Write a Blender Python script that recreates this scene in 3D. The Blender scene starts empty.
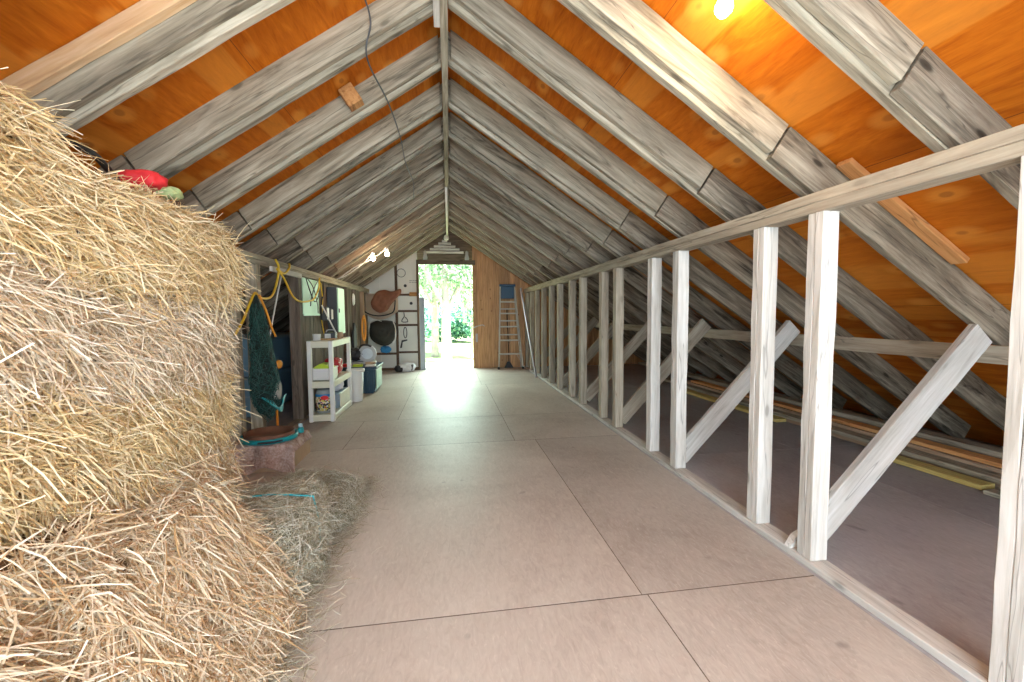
import bpy, bmesh, math, random
import numpy as np
from mathutils import Matrix, Vector, Euler, noise

random.seed(11)
rng = np.random.default_rng(5)
S = bpy.context.scene
COL = S.collection
PI = math.pi

# ------------------------------------------------------------------ helpers
MW = {}                                   # world matrices of everything built


def V(*a):
    return Vector(a)


def link(name, mesh, mat=None, parent=None, M=None):
    o = bpy.data.objects.new(name, mesh)
    COL.objects.link(o)
    M = M if M is not None else Matrix.Identity(4)
    if parent is not None:
        o.parent = parent
        o.matrix_basis = MW[parent].inverted() @ M
    else:
        o.matrix_basis = M
    MW[o] = M.copy()
    if mat is not None and mesh is not None:
        mesh.materials.append(mat)
    return o


def empty(name, loc=(0, 0, 0), rz=0.0):
    return link(name, None, None, None, Matrix.Translation(loc) @ Matrix.Rotation(rz, 4, 'Z'))


def tag(o, label=None, cat=None, group=None, kind=None):
    if label: o['label'] = label
    if cat: o['category'] = cat
    if group: o['group'] = group
    if kind: o['kind'] = kind
    return o


def struct(o):
    o['kind'] = 'structure'
    return o


class MB:
    """collects shapes into one mesh, in local coordinates"""
    def __init__(self):
        self.bm = bmesh.new()

    def add(self, verts, faces):
        vs = [self.bm.verts.new(v) for v in verts]
        for f in faces:
            try: self.bm.faces.new([vs[i] for i in f])
            except ValueError: pass
        return vs

    def box(self, lo, hi, M=None, bev=0.0, seg=1):
        x0, y0, z0 = lo; x1, y1, z1 = hi
        pts = [V(x, y, z) for z in (z0, z1) for y in (y0, y1) for x in (x0, x1)]
        if M is not None: pts = [M @ p for p in pts]
        vs = self.add(pts, [(0, 2, 3, 1), (4, 5, 7, 6), (0, 1, 5, 4), (2, 6, 7, 3), (0, 4, 6, 2), (1, 3, 7, 5)])
        if bev > 0:
            es = {e for v in vs for e in v.link_edges}
            bmesh.ops.bevel(self.bm, geom=list(es), offset=bev, segments=seg, affect='EDGES', profile=0.5)
        return self

    def prism(self, poly, a, b, axis='Y'):
        """2-D outline extruded along an axis"""
        def p3(p, t):
            return {'Y': V(p[0], t, p[1]), 'X': V(t, p[0], p[1]), 'Z': V(p[0], p[1], t)}[axis]
        n = len(poly)
        vs = [p3(p, a) for p in poly] + [p3(p, b) for p in poly]
        fs = [tuple(range(n)), tuple(range(2 * n - 1, n - 1, -1))] + [(i, (i + 1) % n + 0, (i + 1) % n + n, i + n) for i in range(n)]
        self.add(vs, fs)
        return self

    def tube(self, pts, r, n=8, closed=False, cap=True):
        pts = [Vector(p) for p in pts]
        rs = r if isinstance(r, (list, tuple)) else [r] * len(pts)
        m = len(pts)
        rings = []
        up = None
        for i, p in enumerate(pts):
            if closed: t = pts[(i + 1) % m] - pts[i - 1]
            else: t = pts[min(i + 1, m - 1)] - pts[max(i - 1, 0)]
            t = t.normalized() if t.length > 1e-9 else V(0, 0, 1)
            if up is None:
                up = t.orthogonal().normalized()
            else:
                up = (up - t * up.dot(t))
                up = up.normalized() if up.length > 1e-6 else t.orthogonal().normalized()
            s = t.cross(up)
            rings.append([self.bm.verts.new(p + (up * math.cos(2 * PI * k / n) + s * math.sin(2 * PI * k / n)) * rs[i]) for k in range(n)])
        for i in range(m if closed else m - 1):
            a, b = rings[i], rings[(i + 1) % m]
            for k in range(n):
                self.bm.faces.new((a[k], a[(k + 1) % n], b[(k + 1) % n], b[k]))
        if cap and not closed:
            self.bm.faces.new(rings[0][::-1]); self.bm.faces.new(rings[-1])
        return self

    def lathe(self, prof, n=24, M=None, cap=True):
        M = M if M is not None else Matrix.Identity(4)
        rings = []
        for r, z in prof:
            rings.append([self.bm.verts.new(M @ V(r * math.cos(2 * PI * k / n), r * math.sin(2 * PI * k / n), z)) for k in range(n)])
        for a, b in zip(rings, rings[1:]):
            for k in range(n):
                self.bm.faces.new((a[k], a[(k + 1) % n], b[(k + 1) % n], b[k]))
        if cap:
            self.bm.faces.new(rings[0][::-1]); self.bm.faces.new(rings[-1])
        return self

    def lump(self, c, r, amp=0.15, freq=2.0, sub=4, sq=0.0, seed=0.0):
        """an ellipsoid / soft box with noise"""
        ret = bmesh.ops.create_icosphere(self.bm, subdivisions=sub, radius=1.0)
        for v in ret['verts']:
            d = v.co.normalized()
            if sq > 0:
                m = max(abs(d.x), abs(d.y), abs(d.z))
                d2 = d / m
                d2 = d2 * (1 - 0.25 * 0)
                d = d.lerp(d2, sq)
            k = 1 + amp * noise.noise(d * freq + V(seed, seed * 1.7, -seed))
            v.co = V(c[0] + d.x * r[0] * k, c[1] + d.y * r[1] * k, c[2] + d.z * r[2] * k)
        return self

    def build(self, name, mat=None, parent=None, M=None, smooth=False):
        """vertices are in world space unless M is given (then local to M)"""
        bmesh.ops.recalc_face_normals(self.bm, faces=self.bm.faces)
        me = bpy.data.meshes.new(name)
        if M is None:
            if parent is not None:
                self.bm.transform(MW[parent].inverted()); M2 = MW[parent]
            else:
                # origin at the base of the thing
                lo = V(*(min(v.co[i] for v in self.bm.verts) for i in range(3)))
                hi = V(*(max(v.co[i] for v in self.bm.verts) for i in range(3)))
                M2 = Matrix.Translation(((lo.x + hi.x) / 2, (lo.y + hi.y) / 2, lo.z))
                self.bm.transform(M2.inverted())
        else:
            M2 = M
        self.bm.to_mesh(me); self.bm.free()
        if smooth:
            for p in me.polygons: p.use_smooth = True
        return link(name, me, mat, parent, M2)


def frame(p0, p1, up=(0, 0, 1)):
    p0, p1 = Vector(p0), Vector(p1)
    x = (p1 - p0).normalized()
    z = Vector(up); z = (z - x * z.dot(x)).normalized()
    y = z.cross(x)
    M = Matrix.Identity(4)
    for i in range(3):
        M[i][0], M[i][1], M[i][2], M[i][3] = x[i], y[i], z[i], p0[i]
    return M, (p1 - p0).length


def beam(name, p0, p1, w, h, mat, parent=None, up=(0, 0, 1), off=(0, 0), jit=0.0018, cut0=0.0, cut1=0.0, bev=0.003):
    """a sawn board: local X along its length, w across, h along `up`; off shifts it across / up; cut slants the ends"""
    M, L = frame(p0, p1, up)
    n = max(2, int(L / 0.16))
    m = MB()
    rings = []
    yo, zo = off
    for i in range(n + 1):
        x = L * i / n
        ring = []
        for (a, b) in ((-.5, -.5), (.5, -.5), (.5, .5), (-.5, .5)):
            xx = x
            if i == 0: xx += cut0 * (b + .5) * h
            if i == n: xx += cut1 * (b + .5) * h
            j = jit if 0 < i < n else jit * .6
            ring.append(m.bm.verts.new((xx, yo + a * w + random.uniform(-j, j), zo + b * h + random.uniform(-j, j))))
        rings.append(ring)
    for a, b in zip(rings, rings[1:]):
        for k in range(4):
            m.bm.faces.new((a[k], a[(k + 1) % 4], b[(k + 1) % 4], b[k]))
    m.bm.faces.new(rings[0][::-1]); m.bm.faces.new(rings[-1])
    bmesh.ops.recalc_face_normals(m.bm, faces=m.bm.faces)
    if bev:
        es = [e for e in m.bm.edges if len(e.link_faces) == 2 and e.calc_face_angle(0) > 0.8]
        bmesh.ops.bevel(m.bm, geom=es, offset=bev, segments=1, affect='EDGES')
    return m.build(name, mat, parent, M)


def smooth_path(pts, n=8):
    """Catmull-Rom through the points"""
    P = [Vector(p) for p in pts]
    P = [P[0] * 2 - P[1]] + P + [P[-1] * 2 - P[-2]]
    out = []
    for i in range(1, len(P) - 2):
        a, b, c, d = P[i - 1:i + 3]
        for k in range(n):
            t = k / n
            out.append(0.5 * ((2 * b) + (c - a) * t + (2 * a - 5 * b + 4 * c - d) * t * t + (3 * b - a - 3 * c + d) * t ** 3))
    out.append(P[-2])
    return out


# ------------------------------------------------------------------ materials
def nodes(name):
    m = bpy.data.materials.new(name); m.use_nodes = True
    nt = m.node_tree
    return m, nt, nt.nodes['Principled BSDF']


def N(nt, typ, **kw):
    n = nt.nodes.new(typ)
    for k, v in kw.items():
        if k in n.inputs.keys() if isinstance(k, str) else False:
            n.inputs[k].default_value = v
        else:
            setattr(n, k, v)
    return n


def ramp(nt, stops, interp='LINEAR'):
    r = nt.nodes.new('ShaderNodeValToRGB')
    r.color_ramp.interpolation = interp
    e = r.color_ramp.elements
    while len(e) > 1: e.remove(e[-1])
    e[0].position = stops[0][0]; e[0].color = (*stops[0][1], 1)
    for p, c in stops[1:]:
        x = e.new(p); x.color = (*c, 1)
    return r


def mixc(nt, fac, a, b, mode='MIX'):
    n = nt.nodes.new('ShaderNodeMix'); n.data_type = 'RGBA'; n.blend_type = mode
    for sock, v in ((0, fac), (6, a), (7, b)):
        if hasattr(v, 'is_output'): nt.links.new(v, n.inputs[sock])
        elif isinstance(v, (int, float)): n.inputs[sock].default_value = v
        else: n.inputs[sock].default_value = (*v, 1)
    return n.outputs[2]


def mth(nt, op, a, b=None, c=None):
    n = nt.nodes.new('ShaderNodeMath'); n.operation = op
    for i, v in enumerate((a, b, c)):
        if v is None: continue
        if hasattr(v, 'is_output'): nt.links.new(v, n.inputs[i])
        else: n.inputs[i].default_value = v
    return n.outputs[0]


def coords(nt, scale=(1, 1, 1), obj_random=True):
    tc = nt.nodes.new('ShaderNodeTexCoord')
    mp = nt.nodes.new('ShaderNodeMapping')
    mp.inputs['Scale'].default_value = scale
    nt.links.new(tc.outputs['Object'], mp.inputs['Vector'])
    if obj_random:
        oi = nt.nodes.new('ShaderNodeObjectInfo')
        mu = nt.nodes.new('ShaderNodeVectorMath'); mu.operation = 'SCALE'
        cb = nt.nodes.new('ShaderNodeCombineXYZ')
        for i in range(3): nt.links.new(oi.outputs['Random'], cb.inputs[i])
        nt.links.new(cb.outputs[0], mu.inputs[0]); mu.inputs['Scale'].default_value = 37.0
        nt.links.new(mu.outputs[0], mp.inputs['Location'])
    return mp.outputs[0]


def noise_tex(nt, vec, scale, detail=4, rough=.55, dist=0.0):
    n = nt.nodes.new('ShaderNodeTexNoise')
    n.inputs['Scale'].default_value = scale; n.inputs['Detail'].default_value = detail
    n.inputs['Roughness'].default_value = rough; n.inputs['Distortion'].default_value = dist
    nt.links.new(vec, n.inputs['Vector'])
    return n.outputs[0]


def bump(nt, bsdf, h, strength=.3, dist=.01):
    b = nt.nodes.new('ShaderNodeBump')
    b.inputs['Strength'].default_value = strength; b.inputs['Distance'].default_value = dist
    nt.links.new(h, b.inputs['Height']); nt.links.new(b.outputs[0], bsdf.inputs['Normal'])


def plain(name, col, rough=.6, metal=0.0, var=.12, scale=9.0, spec=None):
    """a painted / plastic / cloth surface with a little mottling"""
    m, nt, b = nodes(name)
    v = coords(nt)
    n = noise_tex(nt, v, scale, 5)
    r = ramp(nt, [(.25, tuple(c * (1 - var) for c in col)), (.75, tuple(min(1, c * (1 + var)) for c in col))])
    nt.links.new(n, r.inputs[0]); nt.links.new(r.outputs[0], b.inputs['Base Color'])
    b.inputs['Roughness'].default_value = rough; b.inputs['Metallic'].default_value = metal
    if spec is not None: b.inputs['Specular IOR Level'].default_value = spec
    return m


def wood(name, dark, mid, light, rough=.8, tint=.25, streak=1.0, grain=(1.1, 20, 20), knots=.7):
    """sawn timber, grain along local X; every board gets its own pattern and tone"""
    m, nt, b = nodes(name)
    v = coords(nt, grain)
    v1 = coords(nt, (.55, 5.5, 5.5))
    a = noise_tex(nt, v, 2.6, 7, .65, .7)
    c = noise_tex(nt, v1, 2.1, 5, .6, 1.2)
    r1 = ramp(nt, [(.31, dark), (.48, mid), (.67, light)])
    nt.links.new(mth(nt, 'ADD', mth(nt, 'MULTIPLY', a, .42), mth(nt, 'MULTIPLY', c, .58)), r1.inputs[0])
    # dark weather streaks
    st = ramp(nt, [(.56, (0, 0, 0)), (.70, (1, 1, 1))])
    nt.links.new(noise_tex(nt, coords(nt, (.9, 8, 8)), 1.6, 4, .6, 1.0), st.inputs[0])
    col = mixc(nt, mth(nt, 'MULTIPLY', st.outputs[0], .55 * streak), r1.outputs[0], tuple(x * .55 for x in dark))
    # knots
    vo = nt.nodes.new('ShaderNodeTexVoronoi'); vo.inputs['Scale'].default_value = 2.2
    nt.links.new(coords(nt, (1.0, 2.6, 2.6)), vo.inputs['Vector'])
    kr = ramp(nt, [(0, (1, 1, 1)), (.06, (.9, .9, .9)), (.10, (.15, .15, .15)), (.16, (0, 0, 0))])
    nt.links.new(vo.outputs['Distance'], kr.inputs[0])
    col = mixc(nt, mth(nt, 'MULTIPLY', kr.outputs[0], knots), col, tuple(x * .6 for x in dark))
    # long checks (cracks)
    ck = ramp(nt, [(.492, (0, 0, 0)), (.5, (1, 1, 1)), (.508, (0, 0, 0))])
    nt.links.new(noise_tex(nt, coords(nt, (.35, 7, 7)), 1.5, 3, .5, .4), ck.inputs[0])
    col = mixc(nt, mth(nt, 'MULTIPLY', ck.outputs[0], .55), col, tuple(x * .35 for x in dark))
    oi = nt.nodes.new('ShaderNodeObjectInfo')
    tone = mth(nt, 'MULTIPLY_ADD', oi.outputs['Random'], tint, 1 - tint / 2)
    hs = nt.nodes.new('ShaderNodeHueSaturation')
    nt.links.new(tone, hs.inputs['Value']); nt.links.new(col, hs.inputs['Color'])
    nt.links.new(hs.outputs[0], b.inputs['Base Color'])
    b.inputs['Roughness'].default_value = rough
    b.inputs['Specular IOR Level'].default_value = .2
    bump(nt, b, a, .35, .004)
    return m


def island_mat(name, cols, rough=.7, spec=.3, trans=0.0):
    """each loose strand or leaf picks its own tone"""
    m, nt, b = nodes(name)
    g = nt.nodes.new('ShaderNodeNewGeometry')
    r = ramp(nt, [(i / max(1, len(cols) - 1), c) for i, c in enumerate(cols)])
    nt.links.new(g.outputs['Random Per Island'], r.inputs[0])
    nt.links.new(r.outputs[0], b.inputs['Base Color'])
    b.inputs['Roughness'].default_value = rough; b.inputs['Specular IOR Level'].default_value = spec
    if trans:
        t = nt.nodes.new('ShaderNodeBsdfTranslucent'); nt.links.new(r.outputs[0], t.inputs['Color'])
        mx = nt.nodes.new('ShaderNodeMixShader'); mx.inputs[0].default_value = trans
        nt.links.new(b.outputs[0], mx.inputs[1]); nt.links.new(t.outputs[0], mx.inputs[2])
        nt.links.new(mx.outputs[0], nt.nodes['Material Output'].inputs['Surface'])
    return m


def emit(name, col, s):
    m, nt, b = nodes(name)
    b.inputs['Base Color'].default_value = (*col, 1)
    b.inputs['Emission Color'].default_value = (*col, 1); b.inputs['Emission Strength'].default_value = s
    return m


GREY = wood('weathered grey timber', (.11, .09, .062), (.305, .266, .195), (.52, .468, .36), streak=1.4)
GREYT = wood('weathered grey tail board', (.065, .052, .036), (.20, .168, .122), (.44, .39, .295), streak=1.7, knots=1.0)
PALE = wood('pale dry timber', (.40, .37, .32), (.60, .575, .52), (.76, .74, .70), streak=.35, knots=.8)
PLATE = wood('plate timber', (.20, .165, .12), (.36, .31, .235), (.50, .445, .345), streak=.6, knots=.4)
DARKW = wood('old brown barn board', (.06, .045, .033), (.155, .12, .09), (.27, .215, .165), streak=.8)
BROWN = wood('dark brown batten', (.05, .03, .02), (.12, .075, .05), (.2, .13, .085), streak=.3)
NEWW = wood('new orange wood', (.30, .12, .04), (.55, .27, .10), (.68, .38, .16), streak=.1, knots=.5)
KNOTTY = wood('knotty pine board', (.30, .15, .07), (.55, .36, .19), (.66, .50, .32), streak=.5, knots=1.0)
LUMBER = wood('stored brown lumber', (.20, .12, .07), (.38, .26, .17), (.50, .37, .26), streak=.2)
YELLOWW = wood('yellow lumber', (.40, .28, .08), (.62, .48, .16), (.72, .58, .24), streak=.1)


def plywood_mat():
    m, nt, b = nodes('orange plywood sheathing')
    v = coords(nt, (1, 1, 1), False)
    br = nt.nodes.new('ShaderNodeTexBrick')
    nt.links.new(v, br.inputs['Vector'])
    br.inputs['Color1'].default_value = (.0, .0, .0, 1); br.inputs['Color2'].default_value = (1, 1, 1, 1)
    br.inputs['Mortar'].default_value = (.5, .5, .5, 1)
    br.inputs['Scale'].default_value = 1; br.inputs['Mortar Size'].default_value = .002
    br.inputs['Brick Width'].default_value = 2.44; br.inputs['Row Height'].default_value = 1.22
    br.inputs['Bias'].default_value = 0.0
    # rotary-cut figure: wavy bands along the sheet
    g1 = noise_tex(nt, coords(nt, (1.0, 5.0, 1), False), 1.7, 6, .6, 2.2)
    g2 = noise_tex(nt, coords(nt, (3.0, 26, 1), False), 2.0, 4, .6, 1.5)
    base = ramp(nt, [(.25, (.23, .046, .003)), (.42, (.43, .104, .005)), (.60, (.56, .155, .009)), (.8, (.68, .235, .025))])
    nt.links.new(mth(nt, 'ADD', mth(nt, 'MULTIPLY', g1, .62), mth(nt, 'MULTIPLY', g2, .38)), base.inputs[0])
    pale = mixc(nt, mth(nt, 'MULTIPLY', br.outputs['Color'], .2), base.outputs[0], (.70, .27, .035))
    sb = ramp(nt, [(.57, (0, 0, 0)), (.59, (1, 1, 1))])
    nt.links.new(noise_tex(nt, coords(nt, (.12, 2.6, 1), False), 1.6, 1, .3), sb.inputs[0])
    pale = mixc(nt, mth(nt, 'MULTIPLY', sb.outputs[0], .38), pale, (.76, .32, .05))
    # knots with pale halos
    vo = nt.nodes.new('ShaderNodeTexVoronoi'); vo.inputs['Scale'].default_value = 3.6
    nt.links.new(coords(nt, (1.0, 1.6, 1), False), vo.inputs['Vector'])
    halo = ramp(nt, [(0, (1, 1, 1)), (.20, (.75, .75, .75)), (.36, (0, 0, 0))])
    nt.links.new(vo.outputs['Distance'], halo.inputs[0])
    sel = ramp(nt, [(.44, (0, 0, 0)), (.50, (1, 1, 1))]); nt.links.new(vo.outputs['Color'], sel.inputs[0])
    hf = mth(nt, 'MULTIPLY', halo.outputs[0], sel.outputs[0])
    c2 = mixc(nt, mth(nt, 'MULTIPLY', hf, .55), pale, (.84, .38, .07))
    kn = ramp(nt, [(0, (1, 1, 1)), (.08, (1, 1, 1)), (.13, (0, 0, 0))]); nt.links.new(vo.outputs['Distance'], kn.inputs[0])
    c3 = mixc(nt, mth(nt, 'MULTIPLY', mth(nt, 'MULTIPLY', kn.outputs[0], sel.outputs[0]), .7), c2, (.36, .12, .025))
    c4 = mixc(nt, mth(nt, 'MULTIPLY', br.outputs['Fac'], .8), c3, (.10, .035, .01))
    nt.links.new(c4, b.inputs['Base Color'])
    b.inputs['Roughness'].default_value = .6; b.inputs['Specular IOR Level'].default_value = .12
    bump(nt, b, g2, .12, .003)
    return m


def floor_mat(name, c_lo, c_mid, c_hi, rough=.42):
    m, nt, b = nodes(name)
    v = coords(nt, (1, 1, 1), False)
    big = noise_tex(nt, v, .8, 5, .6, .6)
    fl = noise_tex(nt, coords(nt, (38, 12, 1), False), 1.0, 5, .65, 1.3)
    r = ramp(nt, [(.3, c_lo), (.5, c_mid), (.72, c_hi)])
    nt.links.new(mth(nt, 'ADD', mth(nt, 'MULTIPLY', big, .62), mth(nt, 'MULTIPLY', fl, .38)), r.inputs[0])
    # per-sheet tone
    g = nt.nodes.new('ShaderNodeNewGeometry')
    hs = nt.nodes.new('ShaderNodeHueSaturation')
    nt.links.new(mth(nt, 'MULTIPLY_ADD', g.outputs['Random Per Island'], .16, .92), hs.inputs['Value'])
    nt.links.new(r.outputs[0], hs.inputs['Color'])
    # pale strand flecks and dirt spots
    fk = ramp(nt, [(.60, (0, 0, 0)), (.70, (1, 1, 1))])
    nt.links.new(noise_tex(nt, coords(nt, (60, 20, 1), False), 1.3, 3, .6, .8), fk.inputs[0])
    c = mixc(nt, mth(nt, 'MULTIPLY', fk.outputs[0], .25), hs.outputs[0], tuple(min(1, x * 1.25) for x in c_hi))
    sp = ramp(nt, [(.69, (0, 0, 0)), (.75, (1, 1, 1))])
    nt.links.new(noise_tex(nt, v, 5.0, 3, .5, .3), sp.inputs[0])
    c = mixc(nt, mth(nt, 'MULTIPLY', sp.outputs[0], .45), c, tuple(x * .45 for x in c_lo))
    nt.links.new(c, b.inputs['Base Color'])
    b.inputs['Roughness'].default_value = rough
    b.inputs['Specular IOR Level'].default_value = .3
    bump(nt, b, fl, .15, .003)
    return m


PLY = plywood_mat()
FLOOR = floor_mat('worn pinkish floor sheets', (.33, .272, .228), (.48, .424, .365), (.62, .57, .505), .5)
FLOOR2 = floor_mat('grey floor sheets in bluish light', (.24, .222, .22), (.36, .345, .35), (.47, .455, .465), .6)  # the bluish light on this side is put into the grey
WHITEP = plain('aged white panel', (.74, .73, .66), .5, var=.08, scale=2)
WHITEPL = plain('white plastic', (.80, .79, .74), .4, var=.05)
CREAM = plain('cream plastic', (.78, .75, .58), .45, var=.05)
GREENLIT = plain('white board in green daylight', (.58, .86, .66), .5, var=.06, scale=3)  # white boards, with green daylight from the doorway put into their colour
NAVY = plain('navy plastic', (.025, .060, .095), .35, var=.1)
BLUEC = plain('slate blue vinyl', (.15, .30, .41), .55, var=.15, scale=3)
ALU = plain('worn aluminium', (.44, .41, .34), .5, .35, var=.12)
STEEL = plain('bright steel', (.66, .70, .74), .3, .85, var=.08)
BLUEP = plain('blue moulded plastic', (.008, .055, .12), .45, var=.1)
BLACK = plain('black rubber', (.018, .018, .02), .55)
CHAR = plain('dark grey metal', (.07, .075, .08), .5, var=.1)
GREYM = plain('light grey metal', (.45, .46, .46), .45, var=.08)
ORANGE = plain('orange cord', (.75, .30, .03), .6)
YELLOW = plain('yellow cord', (.78, .50, .03), .6)
ROPEW = plain('white rope', (.72, .70, .64), .8)
RED = plain('red cloth', (.72, .03, .035), .7, var=.15)
OLIVE = plain('pale green cloth', (.36, .45, .20), .8, var=.2)
LIME = plain('lime plastic', (.55, .72, .04), .45)
TEAL = plain('teal plastic', (.01, .30, .34), .4, var=.12)
BROWNC = plain('rust brown canvas', (.25, .10, .055), .85, var=.22, scale=5)
CREAMC = plain('cream canvas', (.78, .63, .48), .85, var=.12, scale=4)
SACK = plain('dark olive bag', (.030, .030, .022), .75, var=.35, scale=6)
BLUEB = plain('bright blue cloth', (.03, .22, .50), .7, var=.2)
TAN = plain('tan cardboard', (.46, .33, .21), .8, var=.12, scale=6)
GREYDOOR = plain('grey painted board', (.40, .44, .50), .6, var=.1, scale=4)
GREYBLUE = plain('grey blue plastic', (.25, .33, .40), .5, var=.08)
GLASSY = plain('smoky clear plastic', (.33, .36, .36), .15, var=.1)
GLOWBULB = emit('lit bulb', (1.0, .80, .52), 26)


def fleece_mat():
    m, nt, b = nodes('pinkish fleece')
    n1 = noise_tex(nt, coords(nt), 6, 6, .65, .5)
    n2 = noise_tex(nt, coords(nt), 60, 4, .6)
    r = ramp(nt, [(.32, (.24, .13, .10)), (.48, (.46, .33, .28)), (.66, (.68, .58, .54))])
    nt.links.new(mth(nt, 'ADD', mth(nt, 'MULTIPLY', n1, .6), mth(nt, 'MULTIPLY', n2, .4)), r.inputs[0])
    nt.links.new(r.outputs[0], b.inputs['Base Color']); b.inputs['Roughness'].default_value = .95
    bump(nt, b, n2, .8, .01)
    return m


def dots_mat():
    m, nt, b = nodes('red with white dots')
    vo = nt.nodes.new('ShaderNodeTexVoronoi'); vo.inputs['Scale'].default_value = 26
    nt.links.new(coords(nt, obj_random=False), vo.inputs['Vector'])
    r = ramp(nt, [(.30, (.85, .82, .78)), (.34, (.55, .015, .03))])
    nt.links.new(vo.outputs['Distance'], r.inputs[0]); nt.links.new(r.outputs[0], b.inputs['Base Color'])
    return m


def hole_mat():
    """white basket wall: small square holes in a grid"""
    m, nt, b = nodes('perforated white plastic')
    ck = nt.nodes.new('ShaderNodeTexBrick')
    mp = nt.nodes.new('ShaderNodeMapping'); tc = nt.nodes.new('ShaderNodeTexCoord')
    nt.links.new(tc.outputs['Object'], mp.inputs['Vector'])
    cb = nt.nodes.new('ShaderNodeCombineXYZ'); sx = nt.nodes.new('ShaderNodeSeparateXYZ')
    nt.links.new(mp.outputs[0], sx.inputs[0])
    nt.links.new(mth(nt, 'ADD', sx.outputs[0], sx.outputs[1]), cb.inputs[0]); nt.links.new(sx.outputs[2], cb.inputs[1])
    nt.links.new(cb.outputs[0], ck.inputs['Vector'])
    ck.offset = 0
    ck.inputs['Color1'].default_value = (.34, .34, .33, 1); ck.inputs['Color2'].default_value = (.30, .30, .30, 1)
    ck.inputs['Mortar'].default_value = (.80, .79, .76, 1)
    ck.inputs['Scale'].default_value = 1; ck.inputs['Mortar Size'].default_value = .007
    ck.inputs['Brick Width'].default_value = .02; ck.inputs['Row Height'].default_value = .02
    nt.links.new(ck.outputs['Color'], b.inputs['Base Color']); b.inputs['Roughness'].default_value = .4
    return m


def cedar_mat():
    m, nt, b = nodes('orange cedar planks')
    a = noise_tex(nt, coords(nt, (22, 22, 1.2), False), 2.0, 6, .6, .6)
    r = ramp(nt, [(.3, (.30, .145, .055)), (.5, (.50, .27, .115)), (.72, (.62, .37, .17))])
    nt.links.new(a, r.inputs[0])
    g = nt.nodes.new('ShaderNodeNewGeometry')
    hs = nt.nodes.new('ShaderNodeHueSaturation')
    nt.links.new(mth(nt, 'MULTIPLY_ADD', g.outputs['Random Per Island'], .45, .78), hs.inputs['Value'])
    nt.links.new(r.outputs[0], hs.inputs['Color'])
    vo = nt.nodes.new('ShaderNodeTexVoronoi'); vo.inputs['Scale'].default_value = 4.0
    nt.links.new(coords(nt, (1.6, 1, 1), False), vo.inputs['Vector'])
    k = ramp(nt, [(.06, (1, 1, 1)), (.12, (0, 0, 0))]); nt.links.new(vo.outputs['Distance'], k.inputs[0])
    nt.links.new(mixc(nt, mth(nt, 'MULTIPLY', k.outputs[0], .7), hs.outputs[0], (.16, .06, .02)), b.inputs['Base Color'])
    b.inputs['Roughness'].default_value = .6
    return m


FLEECE, DOTS, HOLES, CEDAR = fleece_mat(), dots_mat(), hole_mat(), cedar_mat()

# ------------------------------------------------------------------ layout numbers (metres)
H = 1.248                       # eye height
ZL, SL = 3.03, .684             # underside of the rafters: ridge height and slope, hay side
ZR, SR = 3.06, .66             # the same on the post side
DV, DVR = .215, .232            # rafter depth measured vertically, hay side and post side
Y0, Y1 = -1.5, 9.70             # building
XP = 1.72                       # face of the knee-wall posts towards the aisle
SP = .61


def dv(side):
    return DVR if side > 0 else DV


def zr(side, x):
    return (ZR - SR * abs(x)) if side > 0 else (ZL - SL * abs(x))


# ------------------------------------------------------------------ setting: floor
m = MB()
rows = [(-1.5, 1.70, [-1.69, .85, 1.69]), (1.703, 4.05, [-1.69, .825, 1.69]), (4.053, 5.09, [-1.69, -1.0, .62, 1.69]),
        (5.093, 7.4, [-1.69, -.62, .62, 1.69]), (7.403, 9.78, [-1.69, -.66, .55, 1.69])]
for (a, b_, xs) in rows:
    for x0, x1 in zip(xs, xs[1:]):
        m.box((x0 + .002, a, -.03), (x1 - .003, b_ - .004, 0), bev=.0004)
struct(m.build('floor', FLOOR, M=Matrix.Identity(4)))
m = MB(); m.box((-1.685, -1.5, -.029), (1.685, 9.77, -.0006)); m.box((-5.2, -1.5, -.14), (5.3, 9.8, -.045))  # thin upper slab is a dark fill that paints shade into the seams
struct(m.build('floor_base_seam_fill', DARKW, M=Matrix.Identity(4)))
for nm, x0, x1 in (('floor_ladder_side', 1.692, 5.2), ('floor_hay_side', -4.75, -1.692)):
    m = MB()
    for a, b_ in ((-1.5, .93), (.933, 3.37), (3.373, 5.81), (5.813, 8.25), (8.253, 9.78)):
        xm = x0 + 1.4 if x0 > 0 else x1 - 1.4
        m.box((x0, a, -.03), (xm - .002, b_, -.004), bev=.002)
        m.box((xm, a, -.03), (x1, b_, -.004), bev=.002)
    struct(m.build(nm, FLOOR2, M=Matrix.Identity(4)))

# ------------------------------------------------------------------ setting: roof sheathing (inner face = DV above the rafter underside)
for side, nm in ((1, 'ceiling_ladder_side'), (-1, 'ceiling_hay_side')):
    xe = 5.05 if side > 0 else 4.85
    p0 = V(0, Y0, zr(side, 0) + dv(side)); p1 = V(side * xe, Y0, zr(side, xe) + dv(side))
    sx = (p1 - p0).normalized(); L = (p1 - p0).length
    M = Matrix.Identity(4)
    nrm = V(0, 1, 0).cross(sx) if side < 0 else sx.cross(V(0, 1, 0))
    nrm = nrm if nrm.z > 0 else -nrm
    for i in range(3):
        M[i][0] = V(0, 1, 0)[i]; M[i][1] = sx[i]; M[i][2] = (V(0, 1, 0).cross(sx))[i]; M[i][3] = p0[i]
    t = .018 if (V(0, 1, 0).cross(sx)).z > 0 else -.018
    m = MB(); m.box((0, -.03, min(0, t)), (Y1 - Y0 + .12, L, max(0, t)))
    struct(m.build(nm, PLY, M=M))

# ridge board with a doubled near length, and a slim conduit under its far end
struct(beam('trim_1', (0, Y0, 3.10), (0, Y1, 3.10), .045, .21, GREY))
struct(beam('trim_2', (-.042, Y0, 3.085), (-.042, 2.72, 3.085), .036, .20, PALE))

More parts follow.
